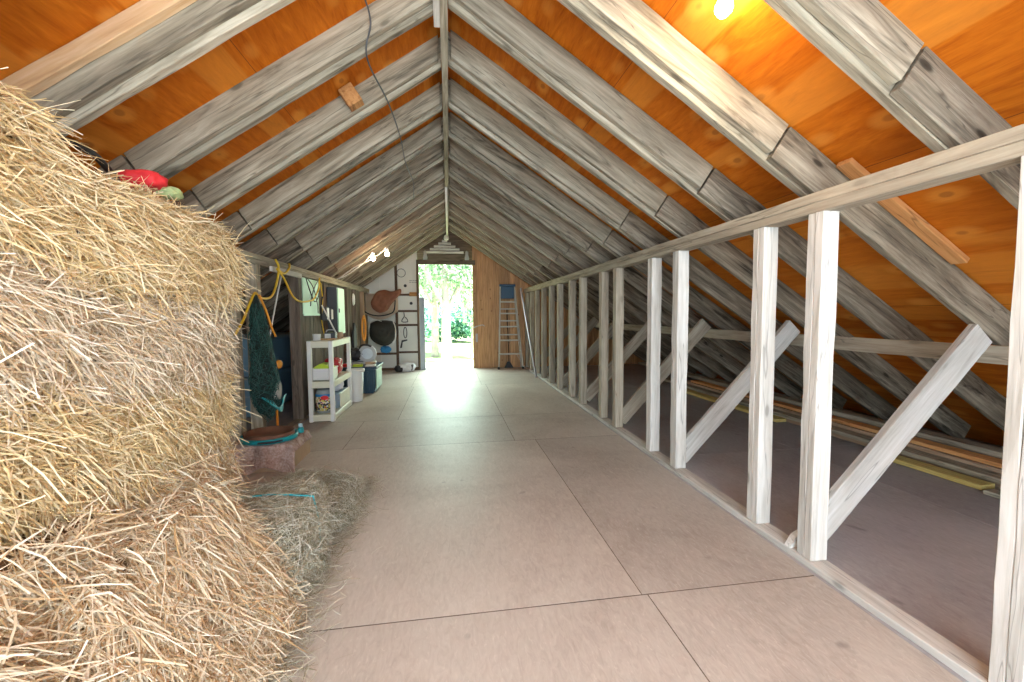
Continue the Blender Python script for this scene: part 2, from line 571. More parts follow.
# ------------------------------------------------------------------ rafters
ORD = ['first', 'second', 'third', 'fourth', 'fifth', 'sixth', 'seventh', 'eighth', 'ninth', 'tenth', 'eleventh', 'twelfth',
       'thirteenth', 'fourteenth', 'fifteenth', 'sixteenth', 'seventeenth', 'eighteenth', 'nineteenth']
for side in (1, -1):
    slope = SR if side > 0 else SL
    for k in range(-5, 12):
        yk = 2.63 + SP * k                   # far edge of the inner board
        d = math.atan(slope)
        up = V(side * math.sin(d), 0, math.cos(d))
        dp = dv(side) * math.cos(d)                # true depth
        xe = 4.60 if side > 0 else 4.40
        jz = random.uniform(-.008, .008)
        pa = V(side * .024, yk - .022, zr(side, .024) + jz); pb = V(side * 1.86, yk - .022, zr(side, 1.86) + jz)
        n = 11 - k
        name = 'rafter'
        o = beam(name, pa, pb, .044, dp - .004, GREY, up=up, off=(0, dp / 2), cut0=-math.tan(d))
        where = 'of the slope above the hay' if side < 0 else 'of the slope above the open post wall'
        tag(o, f'weathered rafter {where}, {ORD[n]} from the doorway', 'rafter',
            'rafters above the hay' if side < 0 else 'rafters above the open post wall')
        xs = 1.60 + random.uniform(-.05, .05)
        lift = .030
        yb = yk - .066
        q0 = V(side * .026, yb, zr(side, .026) + jz); q1 = V(side * (xs - .004), yb, zr(side, xs - .004) + jz)
        q2 = V(side * xs, yb, zr(side, xs) + jz); q3 = V(side * xe, yb, zr(side, xe) + jz)
        beam('face_board', q0, q1, .042, dp - lift - .004, GREY, o, up=up, off=(0, (dp + lift) / 2), cut0=-math.tan(d))
        beam('tail_board', q2 + V(side * .006, 0, -.006 * slope), q3, .042, dp - .008, GREYT, o, up=up, off=(0, (dp + .004) / 2))
# ------------------------------------------------------------------ knee walls
for side, nm in ((1, 3), (-1, 5)):
    x = side * (XP + .05)
    struct(beam(f'trim_{nm}', (x, Y0, 1.735), (x, Y1, 1.735), .10, .046, PLATE, up=(0, 0, 1)))
    struct(beam(f'trim_{nm + 1}', (x, Y0, 1.783), (x, Y1, 1.783), .098, .046, PLATE, up=(0, 0, 1)))
    # sole plate
    if side > 0:
        struct(beam('trim_7', (XP + .04, Y0, .012), (XP + .04, Y1, .012), .10, .034, PALE))
    else:
        struct(beam('trim_8', (-XP - .04, 2.0, .012), (-XP - .04, 5.4, .012), .10, .034, PLATE))
seriesA = [.64, 1.80, 3.05, 4.26, 5.45, 6.62, 7.80, 8.95]
seriesB = [1.03, 2.17, 3.47, 4.68, 5.95, 7.18, 8.40, 9.50]
posts = sorted([(y, 'A') for y in seriesA] + [(y, 'B') for y in seriesB])
np_ = len(posts)
for i, (y, s) in enumerate(posts):
    o = beam('knee_wall_post', (XP + .045, y - .0225, .03), (XP + .045, y - .0225, 1.712), .043, .088, PALE if y < 4 else PLATE, up=(-1, 0, 0), jit=.0025)  # paler wood on the nearer posts paints in the stronger light there
    beam('stud', (XP + .046, y + .0225, .03), (XP + .046, y + .0225, 1.712), .043, .086, PALE if y < 4 else PLATE, o, up=(-1, 0, 0), jit=.0025)
    tag(o, f'upright wooden post of the open wall, {ORD[np_ - 1 - i]} one from the plank end wall', 'post', 'posts of the open wall beside the aisle')
for i, y in enumerate(seriesA):
    yy = y - .045 + .02
    yy = y + .075
    x0, z0 = XP + .085, .05
    o = beam('diagonal_brace', (x0 + .02, yy, z0 + .03), (2.82, yy, zr(1, 2.82) - .075), .04, .145, PALE if y < 4 else PLATE, up=(-1, 0, 1))  # nearer braces get the paler wood too, for the stronger light
    tag(o, f'slanting brace rising from a post foot, {ORD[len(seriesA) - 1 - i]} brace from the plank end wall', 'brace', 'slanting braces behind the open wall')
    # small scab block nailed to the foot
for i, (y, w) in enumerate(((2.02, .10),)):
    m = MB(); m.prism([(XP - .005, .03), (XP + .075, .03), (XP + .07, .105), (XP + .03, .085)], y - .14, y - .105)
    tag(m.build('wood_offcut', PALE), 'splintered wood offcut lying on the sole plate between two close posts', 'offcut')
# purlin through the side bay
o = beam('purlin_board', (2.96, Y0, 1.0), (2.96, Y1, 1.0), .04, .10, PLATE)
tag(o, 'long horizontal board under the rafters behind the slanting braces', 'board')
# hay-side posts
lp = [2.6, 3.05, 3.80, 4.20, 5.27]
lbl = ['hidden behind the straw stack, deepest one', 'hidden just past the end of the straw stack', 'between the straw stack and the green net',
       'carrying the hanging green net', 'between the blue cushions and the white shelf']
for y, t in zip(lp, lbl):
    w = .10 if y < 5 else .12
    o = beam('side_post', (-XP - .05, y, .03), (-XP - .05, y, 1.712), .09, w, GREY if y < 5 else DARKW, up=(1, 0, 0), jit=.003)
    tag(o, f'rough grey side post {t}', 'post', 'posts on the hay side')
# strips nailed on the sheathing
o = beam('nailer_strip', (1.95, 1.885, zr(1, 1.95) + DVR - .022), (2.68, 1.885, zr(1, 2.68) + DVR - .022), .075, .03, NEWW, up=(math.sin(math.atan(SR)), 0, math.cos(math.atan(SR))))
tag(o, 'narrow orange wood strip nailed to the sheathing past the long top rail', 'strip')
upL = (-math.sin(math.atan(SL)), 0, math.cos(math.atan(SL)))
o = beam('knotty_board', (-.3, 1.908, zr(-1, .3) + .172), (-2.6, 1.908, zr(-1, 2.6) + .172), .044, .066, KNOTTY, up=upL)
tag(o, 'pale knotty pine board against the sheathing above the tall straw stack', 'board')
o = beam('wood_block', (-.63, 3.13, zr(-1, .63) + .12), (-.63, 3.05, zr(-1, .63) + .12), .10, .13, NEWW, up=upL)
tag(o, 'small reddish wood block fixed between two rafters near the ridge', 'block')
# lumber stacked along the eaves
stack = [(3.655, .020, .13, .036, YELLOWW, 2.35, 3.15, 'short yellow board at the floor edge of the lumber stack, behind the big slanting brace'),
         (3.655, .020, .13, .036, YELLOWW, 4.2, 6.3, 'yellow board at the floor edge of the lumber stack, farther along towards the ladder'),
         (3.65, .018, .14, .030, GREY, .2, 2.3, 'grey board at the floor edge of the lumber stack, ending at the yellow one'),
         (3.90, .024, .26, .048, LUMBER, -.6, 6.6, 'wide brown plank at the bottom of the lumber stack under the eaves'),
         (3.84, .070, .26, .036, GREY, -.4, 7.0, 'wide grey plank in the middle of the lumber stack under the eaves'),
         (3.93, .110, .24, .034, LUMBER, .3, 6.4, 'brown plank just below the orange one on the lumber stack'),
         (3.88, .148, .12, .032, NEWW, .2, 6.2, 'orange brown plank on top of the lumber stack under the eaves'),
         (4.12, .156, .13, .046, GREY, 0.5, 8.6, 'grey plank at the back of the lumber stack under the eaves')]
for (x, z, w, h, mt, ya, yb, t) in stack:
    o = beam('lumber_plank', (x + .02, ya, z), (x - .03, yb, z), w, h, mt)
    tag(o, t, 'plank', 'lumber stacked under the eaves')

# ------------------------------------------------------------------ far end wall
def gable(x, side=None):
    return zr(1 if x > 0 else -1, x) + dv(x)


DL, DR, DT = -.665, .54, 2.34
m = MB()
x = DR
i = 0
while x < 5.0:
    w = .118 + random.uniform(-.012, .012)
    x1 = min(x + w, 5.05)
    m.prism([(x + .002, -.03), (x1 - .002, -.03), (x1 - .002, max(0, gable(x1) - .005)), (x + .002, max(.01, gable(x) - .005))], Y1, Y1 + .022)
    x = x1
m.prism([(DR + .02, 0), (5.0, 0), (5.0, .005), (1.0, gable(1.0) - .01), (DR + .02, gable(DR) - .01)], Y1 + .024, Y1 + .03)
struct(m.build('wall_back_planks', CEDAR, M=Matrix.Identity(4)))
m = MB()
for (xa, xb, za, zb) in ((-1.12, DL - .02, 0, .38), (-1.12, DL - .02, .42, .985), (-1.12, DL - .02, 1.03, 1.30), (-1.12, DL - .02, 1.335, 1.66)):
    m.box((xa, Y1, za), (xb, Y1 + .02, zb))
for xa, xb in ((-1.12, -.97), (-.967, -.82), (-.817, DL - .02)):
    m.prism([(xa, 1.70), (xb, 1.70), (xb, gable(xb) - .005), (xa, gable(xa) - .005)], Y1, Y1 + .02)
for xa, xb in ((-1.50, -1.17), (-1.9, -1.503), (-2.6, -1.903), (-4.4, -2.603)):
    m.prism([(xa, 0), (xb, 0), (xb, gable(xb) - .005), (xa, max(.05, gable(xa) - .005))], Y1, Y1 + .02)
m.box((-1.2, Y1 + .018, 0), (DL - .02, Y1 + .03, 2.42))
struct(m.build('wall_back_panels', WHITEP, M=Matrix.Identity(4)))
# gable above the door: dark boards and the louvre
m = MB()
m.prism([(-.70, 2.47), (.60, 2.47), (.60, gable(.6)), (.0, gable(0)), (-.70, gable(.7))], Y1 + .10, Y1 + .12)
struct(m.build('wall_back_gable', DARKW, M=Matrix.Identity(4)))
tr = 9
for (p0, p1, w, h) in (((-1.145, Y1 - .02, 0), (-1.145, Y1 - .02, 2.4), .055, .05), ((DL - .012, Y1 - .02, 0), (DL - .012, Y1 - .02, 2.36), .05, .08)):
    struct(beam(f'trim_{tr}', p0, p1, w, h, BROWN, up=(0, -1, 0))); tr += 1
for z in (.40, 1.008, 1.318, 1.68):
    struct(beam(f'trim_{tr}', (-1.12, Y1 - .015, z), (DL - .02, Y1 - .015, z), .03, .045, BROWN)); tr += 1
for z in (.375,):
    struct(beam(f'trim_{tr}', (-1.75, Y1 - .015, z), (-1.17, Y1 - .015, z), .03, .05, BROWN)); tr += 1
struct(beam(f'trim_{tr}', (-2.0, Y1 - .02, .03), (DL - .02, Y1 - .02, .03), .03, .06, BROWN)); tr += 1
struct(beam(f'trim_{tr}', (-.70, Y1 - .03, 2.40), (.60, Y1 - .03, 2.40), .06, .10, DARKW)); tr += 1
struct(beam(f'trim_{tr}', (DR + .01, Y1 - .006, 0), (DR + .01, Y1 - .006, 2.35), .02, .03, CEDAR, up=(0, -1, 0))); tr += 1
lv = empty('gable_louvre', (-.05, Y1 + .05, 2.6))
for i, (z, hw) in enumerate(((2.635, .42), (2.70, .33), (2.765, .24), (2.83, .14), (2.885, .06))):
    beam('louvre_slat', (-.07 - hw, Y1 + .06, z), (-.07 + hw, Y1 + .06, z), .035, .05, PALE, lv, up=(0, -.3, 1))
tag(lv, 'small triangular louvre of pale slats high above the doorway', 'louvre')
for x, t in ((-.50, 'on the panel end'), (.42, 'on the plank end')):
    m = MB(); m.lathe([(.045, 2.452), (.05, 2.50), (.03, 2.58), (.032, 2.63), (.02, 2.655)], 12, Matrix.Translation((x, Y1 - .035, 0)))
    tag(m.build('door_track_bracket', GREYM, smooth=True), f'pale bracket standing on the door lintel {t}', 'bracket', 'brackets above the doorway')
# rust-coloured latch board and other fittings on the white panels
m = MB(); m.box((-.86, Y1 - .055, 1.645), (-.665, Y1 - .032, 1.735), bev=.004)
tag(m.build('latch_board', NEWW), 'short rust brown board at the door edge of the white panels', 'board')
m = MB()
for (x, z) in ((-.95, 1.88), (-.83, 1.49)):
    m2 = MB(); m2.lathe([(.001, 0), (.034, 0), (.030, .012), (.001, .012)], 14, Matrix.Translation((x, Y1 - .002, z)) @ Matrix.Rotation(PI / 2, 4, 'X'), cap=False)
    tag(m2.build('hole_disc', BLACK), 'round black knob on the white panel ' + ('above the rust brown board' if z > 1.7 else 'below the rust brown board'), 'hole')  # black discs stand in for the dark inside two holes
m = MB(); m.tube([V(-1.03 + .09 * math.cos(a), Y1 - .012, 2.16 + .09 * math.sin(a)) for a in np.linspace(0, 2 * PI, 24, endpoint=False)], .006, 6, closed=True)
tag(m.build('wire_hoop', CHAR), 'thin wire hoop hanging high on the white panel', 'hoop')
m = MB()
for z, xs in ((1.985, [(-.86, -.80), (-.79, -.75), (-.74, -.70)]), (1.945, [(-.86, -.82), (-.81, -.76), (-.75, -.70)])):
    for a, b_ in xs: m.box((a, Y1 - .0015, z), (b_, Y1, z + .02))
tag(m.build('stencil_mark', plain('faded stencil ink', (.42, .41, .38), .8)), 'faded two-line stencil mark on the upper white panel', 'marking')
m = MB(); m.tube(smooth_path([(-.99, Y1 - .03, 1.29), (-.985, Y1 - .03, 1.20), (-1.03, Y1 - .03, 1.13), (-1.03, Y1 - .03, 1.08), (-.92, Y1 - .03, 1.08), (-.92, Y1 - .03, 1.13), (-.965, Y1 - .03, 1.19)]), .010, 8)
tag(m.build('stirrup', CHAR), 'metal stirrup hanging in the second white panel', 'stirrup')
m = MB(); m.tube([V(-.97 + .035 * math.cos(a), Y1 - .03, .84 + .12 * math.sin(a)) for a in np.linspace(0, 2 * PI, 24, endpoint=False)], .009, 6, closed=True)
tag(m.build('hanging_strap', BLACK), 'black looped strap hanging on the white panel above the bracket', 'strap')
m = MB(); m.prism([(-1.09, .50), (-1.05, .50), (-1.03, .63), (-.93, .66), (-.93, .69), (-1.05, .67)], Y1 - .05, Y1 - .02)
tag(m.build('angle_bracket', BLACK), 'black bent bracket on the white panel above the sack', 'bracket')
m = MB(); m.tube(smooth_path([(-1.11, Y1 - .05, .95), (-1.06, Y1 - .05, .85), (-1.03, Y1 - .05, .73)]), .012, 6)
tag(m.build('white_rope', ROPEW), 'short white rope hanging beside the black strap', 'rope')
# grey plank standing in the door opening
m = MB(); m.box((-.645, Y1 - .11, .003), (-.535, Y1 - .07, 1.62), bev=.004)
tag(m.build('standing_plank', GREYDOOR), 'grey painted plank standing upright in the doorway edge', 'plank')
# sack on the floor
s = empty('feed_sack', (-.98, 9.45, 0))
m = MB(); m.lump((-.93, 9.45, .095), (.18, .14, .10), .18, 2.2, 4, .35, 3.0); m.build('bag_body', plain('white plastic bag', (.72, .74, .76), .5, var=.15), s, smooth=True)
m = MB(); m.lump((-1.09, 9.42, .07), (.10, .12, .075), .2, 2.2, 4, .3, 8.0); m.build('dark_end', BLACK, s, smooth=True)
m = MB(); m.lump((-.81, 9.43, .09), (.035, .12, .085), .15, 2.2, 3, .3, 9.0); m.build('dark_band', CHAR, s, smooth=True)
tag(s, 'slumped white and black plastic sack on the floor by the door', 'sack')
# door pull and hooked stick on the planks
m = MB(); m.tube(smooth_path([(.62, Y1 - .005, .76), (.62, Y1 - .05, .75), (.62, Y1 - .05, .64), (.62, Y1 - .005, .63)]), .010, 8)
m.box((.597, Y1 - .008, .60), (.643, Y1 - .001, .79))
tag(m.build('pull_handle', GREYM), 'pale metal pull handle on the orange planks by the doorway', 'handle')
m = MB(); m.tube(smooth_path([(.55, Y1 - .04, .93), (.64, Y1 - .06, .965), (.75, Y1 - .05, .99), (.80, Y1 - .01, .96)]), .009, 8)
tag(m.build('door_hook', GREYM), 'thin pale door hook across the edge of the orange planks', 'hook')

# ------------------------------------------------------------------ step ladder, broom, pipe
ld = empty('step_ladder', (1.36, 9.45, 0))
def lad(u, v, off=0):      # u: -1..1 across, v: 0..1 up; leans to the wall
    half = .275 - .115 * v
    return V(1.36 - .045 * v + u * half, 9.38 + .17 * v + off, .02 + 1.86 * v)
for u in (-1, 1):
    fr = beam('front_rail', lad(u, 0), lad(u, .985), .026, .06, ALU, ld, up=(0, -1, 0), bev=.002)
    beam('rear_rail', lad(u * .92, .0, .09) , lad(u * .92, .95, .06), .022, .035, ALU, ld, up=(0, -1, 0), bev=.002)
    m = MB(); p = lad(u, 0); m.box((p.x - .022, p.y - .04, .0), (p.x + .022, p.y + .035, .05), bev=.004); m.build('rubber_foot', BLACK, fr)
for v in (.17, .335, .50, .66, .80):
    a, b_ = lad(-1, v), lad(1, v)
    beam('step', a, b_, .075, .032, ALU, ld, bev=.002)
for v in (.40, .57, .715):
    beam('rear_bar', lad(-.92, v, .085), lad(.92, v, .085), .016, .028, ALU, ld, bev=.002)
beam('diagonal_stay', lad(.55, .165, -.01), lad(.98, .05, -.01), .006, .025, ALU, ld, up=(0, -1, 0), bev=0)
m = MB(); a, b_ = lad(-1, 1), lad(1, 1)
m.box((a.x - .02, a.y - .06, a.z - .03), (b_.x + .02, b_.y + .06, b_.z + .025), bev=.012, seg=2); m.build('top_cap', BLUEP, ld)
m = MB(); m.box((a.x + .012, a.y - .042, a.z - .30), (b_.x - .012, a.y - .015, a.z - .03), bev=.006); m.build('blue_panel', BLUEP, ld)
tag(ld, 'folded aluminium step ladder with a blue top leaning on the orange planks', 'ladder')
br = empty('broom', (1.33, 9.42, 0))
m = MB(); m.tube([(1.32, 9.665, 1.35), (1.35, 9.60, .13)], .012, 8); m.build('broom_handle', BROWN, br)
m = MB(); m.prism([(1.24, .0), (1.45, .0), (1.41, .07), (1.37, .14), (1.31, .14), (1.28, .07)], 9.57, 9.63); m.build('broom_head', BLACK, br)
tag(br, 'black-headed broom standing behind the rungs of the step ladder', 'broom')
m = MB(); m.tube([(1.585, 9.3, 1.80), (1.655, 8.0, .012)], .022, 10)
tag(m.build('metal_pipe', STEEL), 'long bright metal pipe leaning on the posts beside the step ladder', 'pipe')

# ------------------------------------------------------------------ hay side: boarded wall
m = MB()
y = 5.40
while y < Y1 - .02:
    w = random.uniform(.13, .19); y2 = min(y + w, Y1 - .01)
    m.box((-1.80, y + .003, 0), (-1.775 + random.uniform(0, .006), y2 - .003, 1.71))
    y = y2
o = m.build('wall_left', DARKW, M=Matrix.Translation((-1.79, 0, 0)) @ Matrix.Rotation(PI / 2, 4, 'Y').inverted()) if False else None
# boards as their own mesh with upright grain
M, L = frame((-1.79, 5.40, 0), (-1.79, 5.40, 1), (1, 0, 0))
m.bm.transform(M.inverted())
struct(m.build('wall_left', DARKW, M=M))
for i, y in enumerate((7.55, 8.25, 8.95)):
    struct(beam(f'trim_{30 + i}', (-1.745, y, .0), (-1.745, y, 1.71), .06, .09, LUMBER if i == 2 else DARKW, up=(1, 0, 0)))

# white sheet, green daylight put into its colour, hung beneath the plate, with cables
m = MB(); m.box((-1.755, 5.46, 1.258), (-1.745, 6.10, 1.705), bev=.002); m.box((-1.745, 5.46, 1.24), (-1.735, 6.10, 1.262))
tag(m.build('wall_sheet', GREENLIT), 'white sheet coloured with green daylight, fixed to the side wall above the white shelf', 'sheet')
def cable(pts, r, name, mat, label, cat='cable', n=8, group=None):
    mm = MB(); mm.tube(smooth_path(pts, n), r, 6)
    return tag(mm.build(name, mat, smooth=True), label, cat, group)
cable([(-1.715, 5.50, 1.70), (-1.71, 5.62, 1.55), (-1.71, 5.80, 1.42), (-1.71, 5.98, 1.52), (-1.715, 6.04, 1.70)], .007, 'hanging_cable', BLACK, 'black cable drooping in a deep loop across the green-lit sheet', group='cables on the side wall')
cable([(-1.715, 5.55, 1.70), (-1.71, 5.75, 1.60), (-1.71, 5.90, 1.40), (-1.712, 5.93, 1.27)], .006, 'hanging_cable', CHAR, 'dark cable crossing the green-lit sheet down to its lower edge', group='cables on the side wall')
cable([(-1.715, 5.98, 1.70), (-1.71, 5.80, 1.60), (-1.71, 5.66, 1.45), (-1.71, 5.62, 1.36)], .006, 'hanging_cable', CHAR, 'dark cable crossing the green-lit sheet from its far corner', group='cables on the side wall')
cable([(-1.73, 6.28, 1.70), (-1.72, 6.22, 1.55), (-1.72, 6.12, 1.40), (-1.73, 6.15, 1.15), (-1.72, 6.2, 1.0)], .010, 'hanging_cable', BLACK, 'thick black cable hanging between the green-lit sheet and the switch boxes', group='cables on the side wall')
cable([(-1.73, 6.15, 1.69), (-1.72, 6.18, 1.45), (-1.73, 6.14, 1.2), (-1.72, 6.2, .98)], .008, 'hanging_cable', YELLOW, 'yellow cable hanging straight down behind the white stick', group='cables on the side wall')
m = MB(); m.tube([(-1.70, 6.06, 1.38), (-1.50, 6.00, .975)], .010, 8)
tag(m.build('white_stick', ROPEW), 'thin white stick leaning from the shelf top to the wall', 'stick')
# electrical cabinet and switch boxes
e = empty('electrical_panel', (-1.69, 6.77, .95))
m = MB(); m.box((-1.77, 6.57, .95), (-1.635, 6.98, 1.66), bev=.005); m.build('panel_body', CHAR, e)
m = MB(); m.box((-1.634, 6.585, .965), (-1.615, 6.965, 1.645), bev=.004); pdoor = m.build('panel_door', GREENLIT, e)  # door colour carries the green daylight
m = MB(); m.box((-1.614, 6.60, 1.28), (-1.604, 6.625, 1.34), bev=.002); m.build('latch', CHAR, pdoor)
tag(e, 'tall dark electrical panel on the side wall, its door coloured with green daylight', 'electrical panel')
for (y, z, h, t) in ((6.27, 1.17, .19, 'nearer the green-lit sheet'), (6.48, 1.17, .17, 'nearer the electrical panel')):
    e = empty('switch_box', (-1.72, y, z))
    m = MB(); m.box((-1.77, y - .05, z), (-1.685, y + .06, z + h), bev=.006); sb_ = m.build('box_body', CHAR, e)
    m = MB(); m.box((-1.684, y - .04, z + .015), (-1.675, y + .05, z + h - .015), bev=.003); m.build('cover_plate', WHITEPL, sb_)
    tag(e, f'small grey switch box with a white cover, {t}', 'switch box', 'switch boxes on the side wall')
m = MB(); m.lathe([(.001, 0), (.06, 0), (.065, .012), (.05, .03), (.001, .035)], 20, Matrix.Translation((-1.70, 7.95, 1.52)) @ Matrix.Rotation(PI / 2, 4, 'Y') @ Matrix.Scale(1.7, 4, (1, 0, 0)), cap=False)
tag(m.build('oval_plate', WHITEPL, smooth=True), 'small white oval plate on an upright past the electrical panel', 'plate')

# ------------------------------------------------------------------ white shelf and what is on it
sh = empty('plastic_shelf', (-1.48, 5.6, 0))
X0, X1, YA, YB = -1.622, -1.345, 5.14, 6.05
for x in (X0 + .02, X1 - .02):
    for y in (YA + .02, YB - .02):
        m = MB(); m.box((x - .024, y - .024, .0), (x + .024, y + .024, .948), bev=.006); m.build('leg', WHITEPL, sh)
for z in (.085, .475, .945):
    m = MB()
    m.box((X0, YA, z - .018), (X1, YB, z), bev=.004)
    t = .012
    for (lo, hi) in (((X0, YA, 0), (X1, YA + t, 0)), ((X0, YB - t, 0), (X1, YB, 0)), ((X0, YA, 0), (X0 + t, YB, 0)), ((X1 - t, YA, 0), (X1, YB, 0))):
        m.box((lo[0], lo[1], z - .075), (hi[0], hi[1], z - .016), bev=.003)
    m.build('shelf_board', CREAM, sh)
tag(sh, 'white plastic three-tier shelf unit against the side wall', 'shelf')
# top tier
c = MB(); c.lathe([(.030, .946), (.040, .946), (.046, 1.025), (.043, 1.025), (.036, .955), (.005, .955)], 20, Matrix.Translation((-1.545, 5.26, 0)))
tag(c.build('white_cup', WHITEPL, smooth=True), 'white cup on the top tier of the plastic shelf', 'cup')
rd = empty('small_radio', (-1.47, 5.55, .946))
m = MB(); m.box((-1.53, 5.50, .946), (-1.40, 5.60, 1.03), bev=.01); m.build('radio_body', CHAR, rd)
m = MB(); m.box((-1.52, 5.493, .96), (-1.45, 5.50, 1.015)); m.build('radio_face', WHITEPL, rd)
m = MB(); m.tube(smooth_path([(-1.52, 5.55, 1.03), (-1.50, 5.55, 1.06), (-1.43, 5.55, 1.06), (-1.41, 5.55, 1.03)]), .006, 6); m.build('handle', GREYM, rd)
tag(rd, 'small dark radio with a pale face on the top shelf tier', 'radio')
m = MB(); m.box((-1.57, 5.33, .946), (-1.37, 5.43, .962), bev=.003)
tag(m.build('wood_offcut', KNOTTY), 'short wooden slat lying on the top shelf tier', 'slat')
for i, (x, y, mt, t, r) in enumerate(((-1.50, 5.74, YELLOW, 'yellow pot on the top shelf tier', .032), (-1.42, 5.84, TAN, 'tan pot at the far end of the top shelf tier', .036), (-1.55, 5.88, LIME, 'lime green pot against the wall on the top shelf tier', .03))):
    m = MB(); m.lathe([(r * .85, .946), (r, .95), (r, 1.0), (r * .9, 1.005), (r * .9, 1.02), (.004, 1.02)], 16, Matrix.Translation((x, y, 0)))
    tag(m.build('small_pot', mt, smooth=True), t, 'pot', 'pots on the top shelf tier')
# middle tier: basket, lime lid, dotted bag
bk = empty('plastic_basket', (-1.48, 5.30, .477))
m = MB()
for (lo, hi) in (((-1.60, 5.175, .477), (-1.375, 5.185, .61)), ((-1.60, 5.435, .477), (-1.375, 5.445, .61)), ((-1.60, 5.175, .477), (-1.59, 5.445, .61)), ((-1.385, 5.175, .477), (-1.375, 5.445, .61)), ((-1.6, 5.175, .477), (-1.375, 5.445, .487))):
    m.box(lo, hi)
m.build('basket_body', HOLES, bk)
m = MB()
m.tube([(-1.603, 5.172, .613), (-1.372, 5.172, .613), (-1.372, 5.448, .613), (-1.603, 5.448, .613)], .008, 6, closed=True); m.build('rim', WHITEPL, bk)
bk.location.y += .03
tag(bk, 'white perforated plastic basket on the middle shelf tier', 'basket')
m = MB(); m.prism([(-1.585, .535), (-1.395, .535), (-1.395, .62), (-1.45, .665), (-1.52, .67), (-1.585, .63)], 5.226, 5.44)
tag(m.build('lime_box', LIME), 'lime green plastic box sitting in the white basket', 'box')
m = MB(); m.lump((-1.485, 5.72, .592), (.10, .12, .108), .12, 2.0, 4, .5, 2.0)
tag(m.build('dotted_bag', DOTS, smooth=True), 'red bag with white dots on the middle shelf tier', 'bag')
# bottom tier: treat jar, white bag, bin
j = empty('treat_jar', (-1.49, 5.30, .087))
R = Matrix.Translation((-1.49, 5.30, 0))
m = MB(); m.lathe([(.085, .087), (.098, .10), (.100, .30), (.096, .34), (.07, .365)], 28, R); jb = m.build('jar_body', GLASSY, j, smooth=True)
m = MB(); m.lathe([(.076, .365), (.076, .405), (.07, .408), (.004, .408)], 28, R); m.build('lid', CHAR, j)
def label_mat():
    mm, nt, b = nodes('busy printed label')
    vo = nt.nodes.new('ShaderNodeTexVoronoi'); vo.inputs['Scale'].default_value = 62
    nt.links.new(coords(nt, obj_random=False), vo.inputs['Vector'])
    r = ramp(nt, [(0, (.75, .72, .62)), (.35, (.75, .72, .62)), (.36, (.62, .52, .10)), (.55, (.62, .52, .10)), (.56, (.02, .025, .05)), (.78, (.02, .025, .05)), (.79, (.55, .07, .05)), (1, (.55, .07, .05))], 'CONSTANT')
    nt.links.new(vo.outputs['Color'], r.inputs[0]); nt.links.new(r.outputs[0], b.inputs['Base Color'])
    return mm
m = MB(); m.lathe([(.1015, .12), (.1025, .12), (.1025, .30), (.1015, .30)], 28, R, cap=False); m.build('label_band', label_mat(), jb, smooth=True)
m = MB(); m.lathe([(.103, .285), (.104, .285), (.103, .315), (.102, .315)], 28, R, cap=False); m.build('blue_band', BLUEB, jb, smooth=True)
m = MB(); m.lathe([(.001, 0), (.045, 0), (.042, .004), (.001, .005)], 20, R @ Matrix.Translation((.025, -.101, .275)) @ Matrix.Rotation(PI / 2, 4, 'X') @ Matrix.Scale(.6, 4, (0, 1, 0)), cap=False); m.build('red_badge', RED, jb)
tag(j, 'big clear jar with a busy printed label on the bottom shelf tier', 'jar')
b1 = empty('storage_bin', (-1.46, 5.75, .087))
m = MB(); m.box((-1.60, 5.47, .087), (-1.37, 5.98, .27), bev=.012); m.build('bin_body', GREYBLUE, b1)
m = MB(); m.box((-1.368, 5.50, .09), (-1.352, 5.97, .275), bev=.004); m.build('lit_side', CREAM, b1)  # aisle side of the bin, its lit look put into the colour
tag(b1, 'grey blue storage bin with its lit side coloured cream on the bottom shelf tier', 'bin')
m = MB(); m.lump((-1.47, 5.72, .345), (.10, .13, .075), .15, 2, 4, .3, 5)
tag(m.build('white_bag', plain('white bag', (.75, .78, .82), .6, var=.1), smooth=True), 'stuffed white bag on top of the grey blue bin', 'bag')
# tall white bin beyond the shelf
w = empty('tall_bin', (-1.36, 6.33, 0))
m = MB(); M2 = Matrix.Translation((-1.35, 6.34, 0))
m.lathe([(.004, .0), (.085, .0), (.09, .01), (.108, .43), (.104, .43), (.085, .02), (.004, .02)], 24, M2, cap=False); m.build('bin_body', WHITEPL, w, smooth=True)
m = MB(); m.lathe([(.106, .43), (.126, .43), (.126, .465), (.106, .465)], 24, M2, cap=False); m.build('rim', WHITEPL, w, smooth=True)
tag(w, 'tall white plastic bin standing between shelf and navy tote', 'bin')
# navy tote with clutter and the mitre saw
t = empty('storage_tote', (-1.44, 7.2, 0))
m = MB()
P = lambda z, g: [(-1.74 - g, 6.86 - g, z), (-1.16 + g, 6.86 - g, z), (-1.16 + g, 7.5 + g, z), (-1.74 - g, 7.5 + g, z)]
m.add([*P(0, -.03), *P(.40, 0)], [(3, 2, 1, 0), (4, 5, 6, 7), (0, 1, 5, 4), (1, 2, 6, 5), (2, 3, 7, 6), (3, 0, 4, 7)])
es = list(m.bm.edges); bmesh.ops.bevel(m.bm, geom=es, offset=.018, segments=2, affect='EDGES'); tbody = m.build('tote_body', NAVY, t)
m = MB(); m.box((-1.765, 6.835, .40), (-1.135, 7.525, .43), bev=.008); m.build('lid', NAVY, t)
for x in (-1.62, -1.45, -1.28):
    m = MB(); m.box((x - .02, 6.845, .05), (x + .02, 6.875, .36), bev=.006); m.build('rib', NAVY, tbody)
m = MB(); m.box((-1.167, 6.93, .06), (-1.152, 7.44, .37), bev=.005); m.build('lit_end', plain('tote end in green daylight', (.42, .58, .47), .5), t)  # end of the navy tote, green daylight put into its colour
tag(t, 'large navy storage tote with a cluttered lid against the side wall', 'tote')
